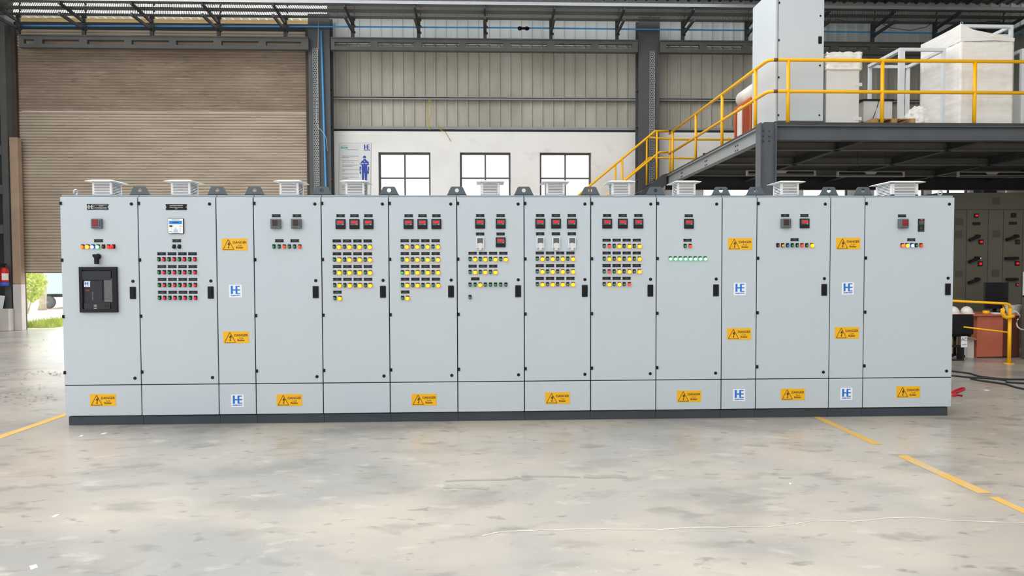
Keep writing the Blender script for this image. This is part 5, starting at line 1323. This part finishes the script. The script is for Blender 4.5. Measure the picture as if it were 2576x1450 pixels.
for x, y in ((0, -.05), (1.9, -.05), (0, 1.35), (1.9, 1.35)):
    b = MB(); b.lathe([(0, .16), (.02, .24), (.06, .27), (.14, .27), (.18, .24), (.20, .16)], (x, y-.05, .27), (0, 1, 0), 22); wh = put('wheel', b.mesh('wheel', 'rubber'), r)
    b = MB(); b.lathe([(-.01, .03), (.0, .05), (.012, .15), (.02, .155)], (x, y-.05, .27), (0, 1, 0), 16); put('hub', b.mesh('hub', 'steel_light'), wh)
    b = MB(); b.cyl((x, y+.15, .27), (x, y+.16, .52), .03, 8); put('axle_support', b.mesh('axle_support', 'steel_grey'), r)
# canopy outside above the shutter
a, e = V(300, 64, 13.6), V(300, 47, 13.6)
r = thing('canopy', (-4, 13.6, a.z), 'beige outside canopy with a white sheet edge seen above the shutter', 'canopy')
b = MB(); b.box(-7.5, 3.2, 0, .08, 0, e.z-a.z); put('fascia', b.mesh('fascia', 'canopy'), r)
b = MB()
for k in range(42): b.box(-7.5+k*.255, -7.5+k*.255+.235, -.25, .3, e.z-a.z+.03+.0, e.z-a.z+.05)
put('sheet', b.mesh('sheet', 'canopy_sheet'), r)
# dry leaves blown in through the door
b = MB(); rr = random.Random(12)
for _ in range(150):
    px, py = rr.uniform(-20, 155), rr.choice([rr.uniform(935, 945), rr.gauss(980, 16), rr.gauss(1006, 7), rr.gauss(868, 12)])
    if py < 845 or py > 1040: continue
    p = VZ(px, py, .004); s_ = rr.uniform(.008, .035); t_ = rr.uniform(0, 6.3); u = Vector((math.cos(t_), math.sin(t_), rr.uniform(-.1, .3)))*s_; w = Vector((-u.y, u.x, .1*s_))*.5
    c0 = Vector((p.x, p.y, .004+s_*.3)); b.face([c0-u, c0+w, c0+u, c0-w])
obj('dry_leaf_litter', b, 'dry_leaf', None, label='scatter of dry leaves on the floor inside the shutter opening', cat='leaves', kind='stuff')
for px, py, s_, lb in ((205, 1097, .022, 'small white paper scrap in front of the breaker cabinet'), (262, 1091, .026, 'white paper scrap under the first danger sign of the row'), (140, 1298, .022, 'white scrap on the bare floor below the yellow line'), (85, 1427, .03, 'pale wood splinter on the floor near the bottom corner'), (1988, 1217, .014, 'tiny white scrap on the open floor'), (2482, 982, .03, 'white paper scrap on the floor near the black cables')):
    p = VZ(px, py, .002); b = MB(); b.prism([(-s_, -s_*.5), (s_*.9, -s_*.6), (s_, s_*.4), (-s_*.7, s_*.6)], -.003, 0); me = b.mesh('paper_scrap', 'paper'); me.transform(Matrix.Rotation(PI/2, 4, 'X'))
    put('paper_scrap', me, None, (p.x, p.y, .003), rot=(0, 0, px*.1), label=lb, cat='scrap')

# ------------------------------------------------------------------ camera, light
sc = bpy.context.scene
cd = bpy.data.cameras.new('camera'); co = bpy.data.objects.new('camera', cd); C.objects.link(co)
cd.sensor_width = 36.0; cd.lens = FPX/2576*36.0; cd.clip_end = 200
up = -DN; bk = -_fw
co.matrix_world = Matrix(((RT.x, up.x, bk.x, CAM.x), (RT.y, up.y, bk.y, CAM.y), (RT.z, up.z, bk.z, CAM.z), (0, 0, 0, 1)))
sc.camera = co
w = bpy.data.worlds.new('world'); sc.world = w; w.use_nodes = True; N, L = w.node_tree.nodes, w.node_tree.links
N.clear(); out = N.new('ShaderNodeOutputWorld'); bg = N.new('ShaderNodeBackground'); tc = N.new('ShaderNodeTexCoord'); sp = N.new('ShaderNodeSeparateXYZ')
L.new(tc.outputs['Generated'], sp.inputs[0])
mr = N.new('ShaderNodeMapRange'); mr.inputs['From Min'].default_value = -.4; mr.inputs['From Max'].default_value = .5; mr.inputs['To Min'].default_value = 1.02; mr.inputs['To Max'].default_value = 3.3
mz = N.new('ShaderNodeMapRange'); mz.inputs['From Min'].default_value = 0.0; mz.inputs['From Max'].default_value = .9; mz.inputs['To Min'].default_value = .92; mz.inputs['To Max'].default_value = 1.22
L.new(sp.outputs['Y'], mr.inputs['Value']); L.new(sp.outputs['Z'], mz.inputs['Value'])
mu = N.new('ShaderNodeMath'); mu.operation = 'MULTIPLY'; L.new(mr.outputs['Result'], mu.inputs[0]); L.new(mz.outputs['Result'], mu.inputs[1]); L.new(mu.outputs[0], bg.inputs['Strength'])
bg.inputs['Color'].default_value = (.98, .99, 1.0, 1); L.new(bg.outputs[0], out.inputs['Surface'])
def lamp_obj(name, kind, loc, rot, energy, **k):
    l = bpy.data.lights.new(name, kind); l.energy = energy
    for a_, v_ in k.items(): setattr(l, a_, v_)
    o_ = bpy.data.objects.new(name, l); C.objects.link(o_); o_.location = loc; o_.rotation_euler = rot; return o_
sun = lamp_obj('sun', 'SUN', (-10, -12, 14), (0, 0, 0), 1.15, angle=math.radians(50), color=(1, .98, .95))
sun.rotation_euler = Vector((.62, .62, -.48)).to_track_quat('-Z', 'Y').to_euler()
vs = sc.view_settings; vs.view_transform = 'Standard'; vs.look = 'None'; vs.gamma = 1.0; vs.exposure = -0.16; vs.use_curve_mapping = False
try:
    sc.cycles.use_denoising = True; sc.cycles.max_bounces = 6; sc.cycles.transparent_max_bounces = 12; sc.cycles.caustics_reflective = False; sc.cycles.caustics_refractive = False
except Exception: pass
